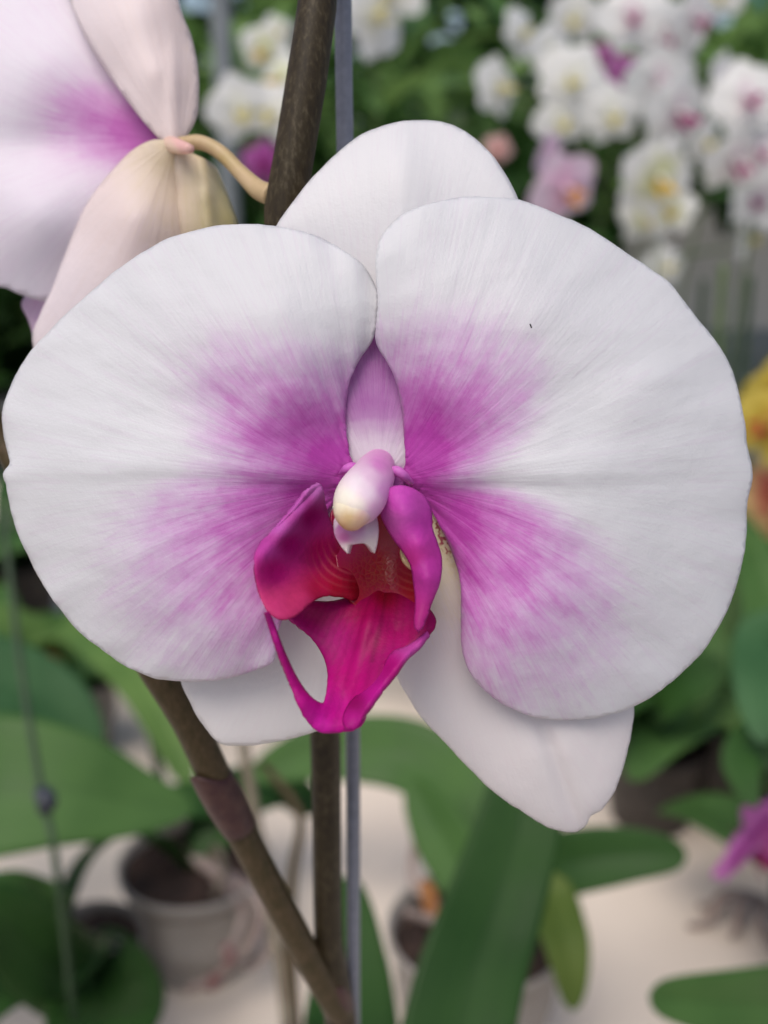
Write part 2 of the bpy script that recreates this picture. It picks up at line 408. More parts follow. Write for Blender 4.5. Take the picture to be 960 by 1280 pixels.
def lathe(c, prof, sides=40):
    V = []; F = []
    for i, (r, z) in enumerate(prof):
        for k in range(sides):
            A = 2 * math.pi * k / sides; V.append(Vector((c[0] + r * math.cos(A), c[1] + r * math.sin(A), c[2] + z)))
        if i:
            o = (i - 1) * sides
            for k in range(sides): F.append((o + k, o + (k + 1) % sides, o + sides + (k + 1) % sides, o + sides + k))
    return V, F
def pot(c, r, h, material, parent, fill=.85, lump=.006):
    """tapered pot with rolled rim, plus lumpy bark filling"""
    prof = [(0.001, .002), (r * .74, .002), (r * .78, .006), (r * .97, h - .010), (r * 1.0, h - .009), (r * 1.04, h - .007), (r * 1.05, h - .001),
            (r * 1.03, h), (r * 1.0, h - .001), (r * .96, h - .006), (r * .93, h * .5), (r * .76, .008), (.001, .008)]
    V, F = lathe(c, prof); p = mesh_obj('pot', V, F, material, parent)
    V = []; F = []; n = 26
    for i in range(n + 1):
        for k in range(48):
            q = i / n; A = 2 * math.pi * k / 48; x = q * r * .95 * math.cos(A); y = q * r * .95 * math.sin(A)
            z = noise.noise(Vector((x * 120 + c[0] * 50, y * 120, c[1] * 30))) * lump + noise.noise(Vector((x * 320, y * 320 + c[0] * 50, 2))) * lump * .6
            V.append(Vector((c[0] + x, c[1] + y, c[2] + h * fill + z)))
        if i:
            o = (i - 1) * 48
            for k in range(48): F.append((o + k, o + (k + 1) % 48, o + 48 + (k + 1) % 48, o + 48 + k))
    b = mesh_obj('bark', V, F, M_bark, parent, solid=.004, soffset=-1)
    return p

# ================================================================== THE MAIN ORCHID
POTA = Vector((.012, .235, TABLE))
plant = empty('orchid_plant', POTA, 'large front orchid, its white and magenta flower filling the picture', 'orchid')
pot(POTA, .058, .10, M_grey, plant)
# --- stems
V, F = tube([Vector((-.004, .225, .835)), P(438, 1450, .275), P(424, 1262, .243), P(411, 1180, .236), P(408, 1000, .222), P(404, 860, .210), P(385, 600, .196), P(356, 330, .180),
             P(356, 262, .178), P(370, 180, .177), P(383, 100, .176), P(396, 10, .176), P(404, -90, .176), P(420, -220, .178)],
            [.0046, .0040, .0036, .0032, .0031, .0031, .0032, .0034, .0035, .0034, .0034, .0033, .0031, .0026], 18)
stem = mesh_obj('stem', V, F, M_stem, plant, pig=[0.0] * len(V))
V, F = tube([P(430, 1272, .243), P(408, 1238, .238), P(360, 1150, .228), P(312, 1060, .219), P(275, 985, .212), P(235, 900, .205), P(200, 845, .201), P(120, 720, .200),
             P(40, 610, .200), P(-4, 540, .200), P(-16, 470, .200), P(-30, 330, .20)],
            [.0029, .0031, .0031, .0032, .0033, .0033, .0032, .0031, .0026, .0018, .0016, .0014], 18)
side = mesh_obj('side_stem', V, F, M_stem, plant, pig=[1.0] * len(V))
# bract: short sheath hugging the node, pointed at its upper left
def sheath(a, b, r0, r1, tipdir):
    V = []; F = []; a = Vector(a); b = Vector(b); t = (b - a).normalized(); u = (tipdir - t * tipdir.dot(t)).normalized(); s = t.cross(u); L = (b - a).length
    n, m = 12, 28
    for i in range(n + 1):
        f = i / n
        for k in range(m):
            A = 2 * math.pi * k / m; ext = 1 + .28 * max(0, math.cos(A)) ** 2
            r = (r0 + (r1 - r0) * f) * (1 + .10 * math.sin(f * math.pi)) * (1 + .07 * max(0, math.cos(A)) * f)
            V.append(a + t * (L * f * ext) + (u * math.cos(A) + s * math.sin(A)) * r)
        if i:
            o = (i - 1) * m
            for k in range(m): F.append((o + k, o + (k + 1) % m, o + m + (k + 1) % m, o + m + k))
    return V, F
V, F = sheath(P(300, 1036, .216), P(266, 972, .211), .0034, .0037, Vector((-.5, -.8, .3)))
mesh_obj('bract', V, F, M_bract, side, solid=.0003)
V, F = sheath(P(424, 1262, .243), P(412, 1225, .239), .0034, .0035, Vector((-1, -.2, 0)))
mesh_obj('bract', V, F, M_bract, stem, solid=.0003)

# --- leaves of the main plant
leaf([Vector((.02, .245, .835)), P(545, 1500, .375), P(578, 1260, .405), P(618, 1130, .43), P(648, 1030, .445), P(664, 950, .455), P(668, 860, .465)], .0215, (-.1, -1, .3), L_dark, plant, pw=.30, fold=.18)
leaf([Vector((.0, .25, .835)), P(435, 1500, .38), P(438, 1290, .44), P(440, 1180, .47), P(435, 1095, .485)], .0235, (0.1, -1, .25), L_dark, plant, pw=.5, fold=.2)
leaf([Vector((.03, .235, .838)), Vector((.08, .25, .89)), Vector((.16, .22, .90)), Vector((.22, .20, .86))], .032, (0, 0, 1), L_mid, plant)
leaf([Vector((-.0, .235, .838)), Vector((-.05, .22, .88)), Vector((-.14, .20, .89)), Vector((-.20, .18, .85))], .032, (0, 0, 1), L_mid, plant)

# --- the big flower
V, F = tube([P(470, 610, .171), P(465, 570, .178), P(430, 480, .186), P(390, 420, .190), P(366, 390, .184)], [.0042, .0027, .0022, .0022, .0024], 14)
flower = mesh_obj('flower', V, F, M_pedicel, plant)

def table_interp(ang, tab):
    a = np.array([t[0] for t in tab]); v = np.array([t[1] for t in tab]); return np.interp(ang, a, v)
# right petal
RP = [(505, 600), (507, 575), (506, 545), (504, 512), (497, 480), (485, 452), (472, 428), (471, 405), (473, 375), (470, 345), (471, 318), (478, 297), (495, 276), (520, 262), (560, 251), (600, 248), (640, 250), (668, 258),
      (700, 271), (735, 287), (765, 306), (800, 330), (832, 352), (852, 376), (872, 402), (895, 430), (911, 458), (922, 492), (929, 528), (932, 560), (938, 584), (938, 602), (932, 628),
      (931, 670), (924, 712), (912, 750), (896, 784), (875, 815), (850, 840), (820, 865), (788, 883), (755, 893), (720, 898), (688, 898), (655, 891), (625, 876), (600, 855), (585, 833), (578, 805), (578, 770),
      (577, 735), (571, 703), (560, 675), (548, 652), (535, 632), (520, 614)]
RT_TAB = [(-100, 230), (-85, 300), (-70, 360), (-55, 385), (-40, 390), (-28, 375), (-16, 310), (-8, 230), (-3, 165), (3, 135), (10, 160), (20, 215), (35, 265), (50, 275), (65, 265), (80, 240), (95, 215), (110, 190)]
def pig_right(xy, r, ang):
    d = np.degrees(ang); Rm = table_interp(d, RT_TAB); m = np.clip(1.02 - r / Rm, 0, 1)
    return np.clip(m ** 1.15 * 1.22 + .11 * np.clip(1.25 - r / Rm, 0, 1), 0, 1)
def crease(y0, amp, wid, x, y, fade):          # ridge: gentle above, sharp below
    d = y - y0
    return amp * fade * np.where(d < 0, np.exp(-(d / wid) ** 2), np.exp(-(d / (wid * .38)) ** 2))
def zf_right(xy, ed):
    x, y = xy[:, 0], xy[:, 1]
    y0 = 602 - 14 * np.clip((x - 505) / 120, 0, 1) + 2 * np.sin((x - 600) / 60)
    fade = np.clip((x - 505) / 60, 0, 1) * np.clip((945 - x) / 160, 0, 1) ** .7
    z = crease(y0, 1.25, 36, x, y, fade * (1 - .62 * np.clip((x - 505) / 300, 0, 1)))
    th = np.arctan2(600 - y, x - 505); r = np.hypot(x - 505, y - 600) / 430
    z += .14 * np.sin(th * 11 + 1.3 * np.sin(r * 6)) * np.clip(r, 0, 1) ** 2 + .05 * np.sin(th * 41 + r * 5) * r
    z -= .7 * np.exp(-ed / 9)                # rolled margin
    z += .35 * np.sin(th * 29 + 2) * np.exp(-ed / 16) 
    z += np.array([.38 * noise.noise(Vector((a / 70, c / 48, 5))) + .06 * noise.noise(Vector((a / 24, c / 15, 8))) for a, c in xy])
    return z
ZR = [(505, 600, -3), (506, 540, -3.2), (490, 465, -1), (473, 370, 2), (480, 300, 1.5), (560, 255, -1), (650, 255, -3), (760, 306, -6), (850, 376, -8), (911, 458, -9.5), (935, 590, -8.5),
      (924, 712, -9.5), (875, 815, -9), (788, 883, -7), (690, 895, -4), (600, 850, -1), (578, 790, 0), (571, 703, -2), (540, 640, -4),
      (560, 480, 2.2), (580, 380, 3), (680, 380, 2), (700, 480, 2), (640, 560, 2), (700, 590, 2.5), (820, 590, -1), (620, 640, .5), (680, 700, 2.5), (780, 720, -.5), (700, 800, 1), (600, 700, 0), (640, 790, 2.5), (830, 470, -2)]
patch('petal', RP, ZR, M_petal, flower, sp=4, pigf=pig_right, base=(490, 602), zf=zf_right, rag=1.1, solid=.0006)['label'] = 'right petal, white with a magenta fan at its base'
# left petal
LP = [(436, 604), (441, 582), (437, 568), (432, 540), (431, 505), (437, 475), (449, 447), (465, 425), (470, 408), (473, 385), (470, 362), (455, 336), (430, 315), (400, 299), (370, 289), (330, 283), (290, 282),
      (255, 287), (215, 298), (190, 311), (165, 326), (138, 346), (110, 370), (85, 393), (60, 418), (40, 440), (24, 465), (12, 490), (5, 516), (6, 542), (12, 568), (14, 580), (6, 592), (9, 606), (12, 622),
      (20, 655), (35, 691), (55, 729), (80, 765), (105, 792), (130, 812), (160, 832), (190, 845), (225, 850), (265, 849), (300, 842), (330, 832), (343, 822), (347, 790), (362, 750), (385, 700), (405, 650), (422, 618)]
LT_TAB = [(-110, 240), (-80, 290), (-60, 350), (-40, 385), (-25, 390), (-12, 370), (-4, 330), (3, 255), (10, 235), (20, 270), (32, 310), (45, 300), (60, 245), (75, 210), (90, 185), (110, 160), (130, 150)]
def pig_left(xy, r, ang):
    dx, dy = 448 - xy[:, 0], 602 - xy[:, 1]
    d = np.degrees(np.arctan2(dy, dx)); Rm = table_interp(d, LT_TAB); m = np.clip(1.0 - r / Rm, 0, 1)
    return np.clip(m ** 1.15 * 1.20 + .11 * np.clip(1.2 - r / Rm, 0, 1), 0, 1)
def zf_left(xy, ed):
    x, y = xy[:, 0], xy[:, 1]
    y0 = 602 - 15 * np.clip((436 - x) / 100, 0, 1) + 3 * np.sin((x - 300) / 55)
    fade = np.clip((440 - x) / 60, 0, 1) * np.clip((x - 0) / 150, 0, 1) ** .7
    z = crease(y0, 1.1, 32, x, y, fade * (1 - .6 * np.clip((436 - x) / 300, 0, 1)))
    th = np.arctan2(600 - y, 445 - x); r = np.hypot(x - 445, y - 600) / 430
    z += .17 * np.sin(th * 12 + 1.1 * np.sin(r * 7) + 1) * np.clip(r, 0, 1) ** 2 + .05 * np.sin(th * 47 + r * 6) * r
    z -= .7 * np.exp(-ed / 9)
    z += .45 * np.sin(th * 33 + 1) * np.exp(-ed / 18)
    z += np.array([.38 * noise.noise(Vector((a / 70, c / 48, 5))) + .06 * noise.noise(Vector((a / 24, c / 15, 8))) for a, c in xy])
    return z
ZL = [(436, 604, -3), (432, 530, -3.5), (440, 470, -2), (472, 385, .2), (450, 336, .0), (370, 289, -1), (290, 282, -2.5), (190, 311, -4.5), (85, 393, -7), (12, 490, -9), (10, 590, -8), (35, 691, -8.5), (105, 792, -7.5),
      (190, 845, -6), (265, 849, -4), (343, 822, -2), (385, 700, -3), (422, 618, -4),
      (380, 480, 2), (360, 380, 3), (260, 400, 2), (240, 500, 1.2), (330, 560, 1.5), (200, 585, 1.2), (90, 560, -3), (330, 640, .5), (250, 700, 2), (150, 690, -1), (250, 790, 0), (320, 760, 1)]
patch('petal', LP, ZL, M_petal, flower, sp=4, pigf=pig_left, base=(452, 603, 'L'), zf=zf_left, rag=1.1, solid=.0006)['label'] = 'left petal, white with a magenta fan at its base'
# dorsal sepal
DS = [(472, 626), (432, 612), (418, 540), (395, 450), (360, 360), (343, 300), (348, 281), (366, 255), (390, 225), (420, 195), (450, 171), (482, 158), (518, 152), (550, 154), (580, 165), (608, 188), (628, 214), (645, 246),
      (652, 285), (640, 340), (600, 430), (550, 520), (518, 610)]
def pig_ds(xy, r, ang):
    x, y = xy[:, 0], xy[:, 1]
    sst = lambda a, b_, v: (lambda t: t * t * (3 - 2 * t))(np.clip((v - a) / (b_ - a), 0, 1))
    m = .70 * sst(385, 432, y) * (1 - .62 * sst(495, 582, y)) + .95 * np.exp(-((y - 598) / 13) ** 2)
    return np.clip(m, 0, 1)
patch('sepal', DS, [(472, 596, -4.5), (440, 588, -4.8), (510, 586, -4.8), (467, 500, -4.4), (467, 430, -4.6), (467, 380, -5.5), (360, 330, -8), (640, 320, -8), (348, 281, -7.5), (420, 195, -9), (518, 152, -12), (608, 188, -10), (645, 246, -8), (500, 260, -5), (500, 200, -6.5), (430, 260, -6)],
      M_sepal, flower, sp=4.5, pigf=pig_ds, base=(472, 610), rag=.8, zf=lambda xy, ed: -1.2 * np.exp(-ed / 9) + .9 * np.exp(-((xy[:, 0] - 500) / 30) ** 2) * (xy[:, 1] < 430))
# lateral sepals
LS = [(450, 640), (480, 650), (474, 740), (455, 830), (436, 885), (420, 899), (392, 914), (340, 927), (300, 931), (275, 928), (255, 905), (240, 880), (226, 840), (240, 780), (310, 690), (390, 640)]
def pig_ls(xy, r, ang): return np.clip(.30 - r / 900, 0, 1) * .8
patch('sepal', LS, [(450, 640, -7), (474, 740, -8), (436, 885, -11), (392, 914, -12), (300, 931, -12.5), (240, 880, -12), (226, 800, -11), (350, 800, -9), (390, 640, -8)],
      M_latsep, flower, sp=5, pigf=pig_ls, base=(450, 630), rag=.8, zf=lambda xy, ed: -.9 * np.exp(-ed / 9))
RS = [(492, 640), (486, 700), (478, 780), (490, 830), (505, 860), (522, 888), (548, 918), (590, 962), (622, 992), (650, 1011), (676, 1028), (700, 1037), (718, 1039), (732, 1030), (738, 1018), (752, 1010), (767, 988),
      (780, 950), (788, 912), (790, 878), (770, 830), (700, 750), (640, 690), (575, 650), (540, 632)]
def pig_rs(xy, r, ang):
    m = np.clip(1.05 - r / 230, 0, 1) * .70 + .12
    x, y = xy[:, 0], xy[:, 1]; d = (x - 538 - (y - 640) * .42)
    fl = np.array([noise.noise(Vector((a / 3.2, c / 5.5, 1))) for a, c in xy])
    return m + np.clip((fl + .15) * 1.6, 0, .5) * np.exp(-(d / 9) ** 2) * np.exp(-((y - 675) / 38) ** 2)
patch('sepal', RS, [(492, 640, -5), (486, 740, -6), (505, 860, -8), (590, 962, -10), (700, 1037, -12), (735, 1020, -11.5), (780, 950, -12), (790, 878, -12), (700, 750, -9), (575, 650, -7), (640, 850, -7), (690, 940, -7.5), (550, 760, -5.8)],
      M_latsep, flower, sp=2.8, pigf=pig_rs, base=(505, 625), rag=1.2,
      zf=lambda xy, ed: -1.1 * np.exp(-ed / 9) - 1.3 * np.exp(-((xy[:, 0] - 690 - (xy[:, 1] - 940) * .35) / 13) ** 2) * np.clip((xy[:, 1] - 880) / 50, 0, 1))

# --- lip
def bars(xy, col, boxes):
    col = col.copy()
    for cx, cy, rx, nx, ny, per, c in boxes:
        sx, sy = xy[:, 0] - cx, xy[:, 1] - cy
        k = sx * nx + sy * ny + .012 * (sx * ny - sy * nx) ** 2; w = np.exp(-(sx ** 2 + sy ** 2) / rx ** 2)
        t = (np.clip(np.cos(k / per * 2 * np.pi) - .25, 0, 1) * w * .5)[:, None]
        col = col * (1 - t) + np.array(lin(c)) * t
    return col
# throat: deep crimson cup behind the column
TH = [(414, 640), (440, 632), (475, 636), (500, 640), (520, 655), (536, 690), (538, 730), (530, 758), (512, 765), (485, 766), (455, 762), (438, 752), (425, 725), (418, 690)]
def pig_th(xy, r, ang): return np.exp(-((xy[:, 0] - 470) / 32) ** 2 - ((xy[:, 1] - 715) / 34) ** 2)
patch('lip', TH, [(414, 640, -3), (475, 636, -5), (520, 655, -4), (538, 730, 1), (512, 765, 0), (455, 762, 0), (425, 725, 0), (470, 690, -5.5), (480, 725, -4), (500, 700, -4.5), (440, 680, -3.5)],
      M_throat, flower, sp=1.8, pigf=pig_th, dark=.78, colf=lambda xy, c: bars(xy, c, [(512, 728, 17, -.3, .95, 9, (215, 110, 95))]), cols=[(470, 660, (160, 0, 45)), (470, 715, (170, 0, 20)), (440, 735, (165, 5, 30)), (520, 735, (165, 5, 30)), (425, 680, (165, 10, 80)), (530, 680, (160, 20, 70)), (480, 765, (170, 10, 85))], solid=.0006)
# left side lobe, cupped towards the viewer
SL = [(398, 604), (398, 604), (402, 614), (404, 630), (410, 650), (419, 670), (431, 688), (442, 704), (449, 722), (450, 742), (440, 750), (428, 747), (410, 745), (395, 749), (383, 757), (372, 767), (356, 774), (343, 771), (332, 760),
      (323, 740), (318, 716), (319, 698), (328, 678), (345, 658), (366, 635), (384, 612)]
def zf_sl(xy, ed):
    x, y = xy[:, 0], xy[:, 1]
    # upper-left margin curls back: signed distance to the line (398,604)-(325,680)
    d = ((x - 398) * 76 + (y - 604) * 73) / 105.4
    return -2.2 * np.exp(-(np.clip(d, 0, 99) / 7) ** 2) - .8 * np.exp(-ed / 5)
patch('side_lobe', SL, [(398, 604, 6), (404, 630, 1), (419, 670, -1.5), (442, 704, -3), (450, 742, -1), (410, 745, 5), (372, 767, 12), (343, 771, 14), (320, 720, 13), (328, 678, 12), (366, 635, 10), (370, 690, 4.5), (350, 730, 8.5), (400, 710, .8), (385, 650, 3.5), (420, 725, 1)],
      M_lip, flower, sp=1.8, colf=lambda xy, c: bars(xy, c, [(418, 710, 24, -.62, .78, 10, (225, 110, 120))]), dark=.72,
      cols=[(396, 608, (215, 120, 205)), (370, 632, (205, 95, 190)), (345, 657, (205, 95, 190)), (328, 680, (200, 70, 170)), (385, 645, (175, 10, 125)), (360, 680, (170, 0, 115)), (340, 715, (180, 10, 115)), (340, 755, (215, 60, 125)), (370, 755, (210, 55, 115)),
            (400, 740, (180, 20, 70)), (420, 738, (175, 15, 50)), (400, 690, (165, 0, 85)), (425, 700, (150, 0, 50)), (445, 735, (150, 0, 25))], solid=.0008, zf=zf_sl, cpow=3)['label'] = 'left side lobe of the lip, cupped and magenta'
# pale bars on the lobe that run into the throat
def zat(ctrl, x, y): return float(TPS(ctrl)(np.array([[x, y]]))[0, 0])
SLZ = TPS([(398, 604, 6), (404, 630, 1), (419, 670, -1.5), (442, 704, -3), (450, 742, -1), (410, 745, 5), (372, 767, 12), (343, 771, 14), (320, 720, 13), (328, 678, 12), (366, 635, 10), (370, 690, 4.5), (350, 730, 8.5), (400, 710, .8), (385, 650, 3.5), (420, 725, 1)])
# right side lobe, bending forward
SR = [(477, 622), (484, 614), (500, 610), (516, 614), (529, 624), (536, 640), (537, 660), (543, 678), (549, 700), (547, 726), (538, 752), (529, 778), (523, 791), (523, 791), (520, 778), (522, 752), (520, 728), (516, 706), (506, 688), (494, 672), (484, 655), (478, 638)]
patch('side_lobe', SR, [(477, 622, 6.5), (500, 610, 7), (529, 624, 5), (537, 660, 5), (549, 700, 6), (538, 752, 8.5), (523, 791, 10), (520, 728, 7.5), (506, 688, 7), (484, 655, 5.5), (506, 640, 9.0), (523, 680, 8.8), (534, 722, 9.6)],
      M_lip, flower, sp=2.6, cols=[(500, 630, (205, 75, 185)), (525, 660, (195, 60, 170)), (535, 710, (190, 55, 160)), (525, 775, (180, 40, 130)), (490, 645, (215, 100, 195)), (515, 700, (190, 45, 140))], solid=.0010, lam=.004, dark=.80,
      zf=lambda xy, ed: -.8 * np.exp(-ed / 6))['label'] = 'right side lobe of the lip, arching forward'
# mid lobe with its left tendril
ML = [(440, 744), (470, 736), (500, 738), (518, 752), (536, 764), (543, 776), (540, 787), (528, 802), (512, 816), (498, 832), (480, 850), (468, 868), (458, 888), (453, 903), (440, 911), (420, 914), (403, 914), (390, 906), (377, 888),
      (365, 862), (354, 832), (344, 800), (337, 778), (333, 765), (333, 765), (339, 778), (347, 800), (357, 824), (371, 852), (386, 872), (400, 881), (406, 878), (410, 860), (411, 838), (404, 816), (390, 798), (372, 783), (361, 771), (368, 762), (385, 754), (412, 754), (432, 750)]
MLC = [(440, 744, -1), (470, 736, -3.5), (518, 752, 0), (543, 776, 4), (528, 802, 6), (498, 832, 8), (468, 868, 11), (453, 903, 12), (420, 914, 12.5), (390, 906, 13), (365, 862, 14), (344, 800, 16), (333, 765, 17), (386, 872, 12.5), (406, 878, 10), (411, 838, 5),
       (390, 798, 3), (361, 771, 4), (385, 756, 1), (470, 780, 3.2), (455, 830, 6.2), (435, 875, 8.5), (430, 780, 1.6), (495, 790, 3.2), (430, 840, 5.5)]
patch('middle_lobe', ML, MLC, M_lip, flower, sp=2.4, zf=lambda xy, ed: -.9 * np.exp(-ed / 4.5) + .55 * np.exp(-((xy[:, 0] - 472 + (xy[:, 1] - 740) * .28) / 6.5) ** 2) * np.clip((880 - xy[:, 1]) / 90, 0, 1),
      cols=[(480, 745, (150, 0, 35)), (450, 760, (165, 0, 80)), (400, 765, (175, 10, 95)), (420, 800, (190, 0, 125)), (470, 800, (185, 0, 105)), (520, 780, (165, 0, 95)), (440, 850, (205, 0, 128)), (420, 895, (215, 10, 155)), (400, 905, (225, 30, 175)), (360, 850, (205, 20, 145)), (340, 790, (190, 20, 140)), (490, 825, (180, 0, 115))], solid=.0008, dark=.66, colf=lambda xy, c: c * (1 - .28 * np.exp(-((xy[:, 0] - 484 + (xy[:, 1] - 740) * .2) / 4) ** 2) * (xy[:, 1] < 830))[:, None] * (1 - .10 * (np.sin((xy[:, 0] - 472 + (xy[:, 1] - 740) * .25) / (8 + (xy[:, 1] - 740) * .05) * 6.3) > .3))[:, None])['label'] = 'middle lobe of the lip with a thin curled tendril'
# right tendril folded back over the mid lobe
TR = [(517, 806), (506, 812), (494, 816), (486, 826), (480, 838), (468, 852), (452, 868), (438, 882), (431, 900), (436, 911), (448, 907), (455, 896), (464, 882), (478, 862), (494, 842), (508, 824), (526, 806), (536, 792), (530, 796)]
patch('tendril', TR, [(517, 806, 7.5), (494, 816, 8), (480, 838, 8.2), (452, 868, 9.4), (431, 900, 13), (448, 909, 14.5), (464, 882, 14.5), (494, 842, 12), (526, 806, 9), (536, 792, 7)],
      M_lip, flower, sp=2.4, cols=[(515, 810, (215, 80, 180)), (490, 835, (190, 15, 130)), (470, 870, (200, 25, 150)), (445, 880, (160, 5, 105)), (445, 900, (190, 20, 140))], solid=.0009, dark=.72, zf=lambda xy, ed: -.5 * np.exp(-ed / 3.5))

# column, anther cap, callus
def blob(axis, prof, squash=1.0, sides=28):
    """closed body through (px,py,mm) axis points with pixel radii"""
    pts = [P(a, b, D0 - c / 1000) for a, b, c in axis]; k = T / 480 * D0
    V, F = tube(pts, [max(r, .3) * k for r in prof], sides, sp=.0004)
    return V, F
def to_px(v):
    q = v - CAM; d = q.dot(FW); return (q.dot(RT) / d / T * 480 + 480, 640 - q.dot(UP) / d / T * 480)
def blob_obj(name, axis, prof, cols, parent, material=M_column, **k):
    V, F = blob(axis, prof, **k); xy = np.array([to_px(v) for v in V])
    return mesh_obj(name, V, F, material, parent, col=idw(xy, cols, 3), pig=[0] * len(V))
blob_obj('column', [(474, 578, -6), (470, 588, -3), (464, 600, 2), (456, 613, 6), (449, 624, 9), (444, 634, 11), (441, 641, 12.2), (440, 645, 12.6)], [20, 25, 28, 30.5, 30, 26, 17, 3],
         [(474, 580, (226, 145, 212)), (462, 592, (238, 205, 230)), (480, 612, (228, 165, 220)), (472, 635, (232, 180, 220)), (446, 602, (245, 232, 240)), (460, 615, (244, 222, 238)), (430, 622, (250, 245, 232)), (445, 630, (250, 240, 232)), (425, 640, (245, 235, 205))], flower)
blob_obj('anther_cap', [(452, 616, 7), (445, 630, 9.5), (441, 642, 10.8), (440, 650, 10.6), (441, 656, 9.5)], [10, 23, 23.5, 17, 3],
         [(425, 632, (248, 240, 215)), (436, 648, (228, 200, 150)), (450, 648, (228, 190, 165)), (445, 628, (250, 245, 230)), (430, 655, (222, 185, 140)), (462, 640, (235, 200, 215))], flower)
for ax in ([(425, 592, -2), (434, 586, .5), (443, 584, 0), (452, 590, -2)], [(516, 604, -2), (504, 594, .5), (494, 588, .5), (484, 592, -1)]):
    blob_obj('column_wing', ax, [2, 6, 6, 3], [(432, 586, (210, 110, 200)), (500, 592, (215, 120, 205))], flower)
CA = [(421, 648), (436, 655), (455, 656), (467, 648), (470, 660), (469, 676), (466, 691), (466, 691), (459, 682), (452, 678), (443, 680), (438, 682), (436, 692), (436, 692), (428, 682), (421, 668)]
patch('callus', CA, [(421, 648, 6), (467, 648, 5), (466, 691, 7), (436, 692, 8), (450, 665, 8.5), (421, 668, 6)], M_column, flower, sp=2,
      cols=[(428, 660, (190, 120, 175)), (434, 672, (185, 105, 160)), (446, 662, (205, 150, 195)), (460, 662, (225, 212, 215)), (462, 680, (228, 218, 212)), (437, 686, (222, 205, 205)), (422, 655, (220, 200, 215))], solid=.0012, cpow=3)
CB = [(500, 688), (508, 690), (515, 700), (518, 712), (510, 709), (503, 700)]
patch('callus', CB, [(500, 688, 3), (515, 700, 3.5), (510, 709, 4), (503, 700, 4)], M_column, flower, sp=2, cols=[(505, 695, (225, 210, 160)), (512, 706, (220, 195, 150))], solid=.0008)
# tiny black speck on the right petal
V, F = tube([P(662.5, 405, D0 - .0052), P(664.5, 410, D0 - .0052)], [.00012, .00010], 6)
mesh_obj('speck', V, F, M_speck, flower)

# --- second flower, seen from behind
DB = .190
V, F = tube([P(340, 244, .180), P(322, 236, .182), P(300, 215, .184), P(275, 190, .186), P(250, 178, .1875), P(228, 181, .189), P(215, 184, .193)], [.0019, .0017, .00135, .0013, .0013, .0014, .0017], 14)
fb = mesh_obj('flower', V, F, M_pedicel, plant); fb['label'] = 'pale pink flower seen from behind'
BP = [(205, 180), (150, 100), (100, 20), (60, -60), (-40, -110), (-160, -90), (-240, 0), (-260, 130), (-220, 260), (-130, 340), (-60, 360), (0, 358), (22, 366), (50, 375), (72, 372), (95, 330), (140, 260), (190, 200)]
def pig_bp(xy, r, ang): return np.clip(1 - r / 210, 0, 1) ** .8 * 1.25 * np.exp(-((xy[:, 1] - 178 + (205 - xy[:, 0]) * .28) / 62) ** 2) + .10
patch('petal', BP, [(205, 180, 0), (60, -60, -7), (-160, -90, -9), (-260, 130, -9), (-130, 340, -9), (50, 375, -6), (95, 330, -4), (150, 100, -1), (60, 80, 1), (50, 185, -1), (50, 270, 2), (-100, 180, -1)],
      M_backpet, fb, sp=8, pigf=pig_bp, base=(225, 178, 'L'), d0=.195, solid=.0006, zf=lambda xy, ed: -1.0 * np.exp(-((xy[:, 1] - 182) / 34) ** 2) * np.clip((200 - xy[:, 0]) / 100, 0, 1))
BS = [(222, 182), (205, 178), (175, 145), (140, 98), (112, 55), (90, 5), (70, -60), (80, -130), (130, -170), (180, -140), (210, -60), (224, 10), (239, 50), (247, 95), (246, 140), (237, 164)]
patch('sepal', BS, [(222, 182, 3), (140, 98, 1), (90, 5, -1), (100, -130, -5), (180, -140, -5), (239, 50, -2), (246, 140, 1), (195, 90, 5), (170, 20, 4)], M_backsep, fb, sp=6, pigf=lambda xy, r, a: np.clip(.18 + (xy[:, 0] - 150) / 400, 0, .40) , base=(225, 190), d0=.192, solid=.0006,
      zf=lambda xy, ed: 1.0 * np.exp(-((xy[:, 0] - 216) / 8) ** 2) * np.clip((xy[:, 1] - 20) / 100, 0, 1) - .8 * np.exp(-ed / 9))
BL = [(220, 184), (205, 176), (188, 177), (165, 190), (138, 218), (112, 252), (96, 285), (80, 325), (66, 362), (52, 392), (42, 425), (60, 470), (120, 500), (190, 460), (225, 380), (236, 290), (232, 230)]
patch('sepal', BL, [(220, 184, 3), (165, 190, 1), (96, 285, -2), (42, 425, -8), (120, 500, -10), (225, 380, -7), (232, 230, -1), (170, 270, 4), (150, 360, 0)], M_backsep, fb, sp=6, pigf=lambda xy, r, a: np.clip(.30 + (260 - xy[:, 1]) / 500 + (xy[:, 0] - 120) / 320, 0, .72), base=(220, 175), d0=.190, solid=.0006,
      zf=lambda xy, ed: -.8 * np.exp(-ed / 9))
BY = [(222, 188), (236, 190), (252, 198), (268, 210), (278, 232), (288, 258), (298, 292), (300, 340), (270, 360), (236, 330), (224, 270), (220, 220)]
patch('sepal', BY, [(222, 188, 2), (278, 232, -3), (300, 340, -8), (236, 330, -6), (222, 240, -1), (256, 240, 2), (264, 290, 0)], M_backsep, fb, sp=5, pigf=lambda xy, r, a: np.clip(.62 + (xy[:, 0] - 225) / 160, 0, 1), base=(230, 180), d0=.189, solid=.0007,
      zf=lambda xy, ed: 1.8 * np.exp(-((xy[:, 0] - 252 - (xy[:, 1] - 200) * .12) / 7) ** 2) - .8 * np.exp(-ed / 7))
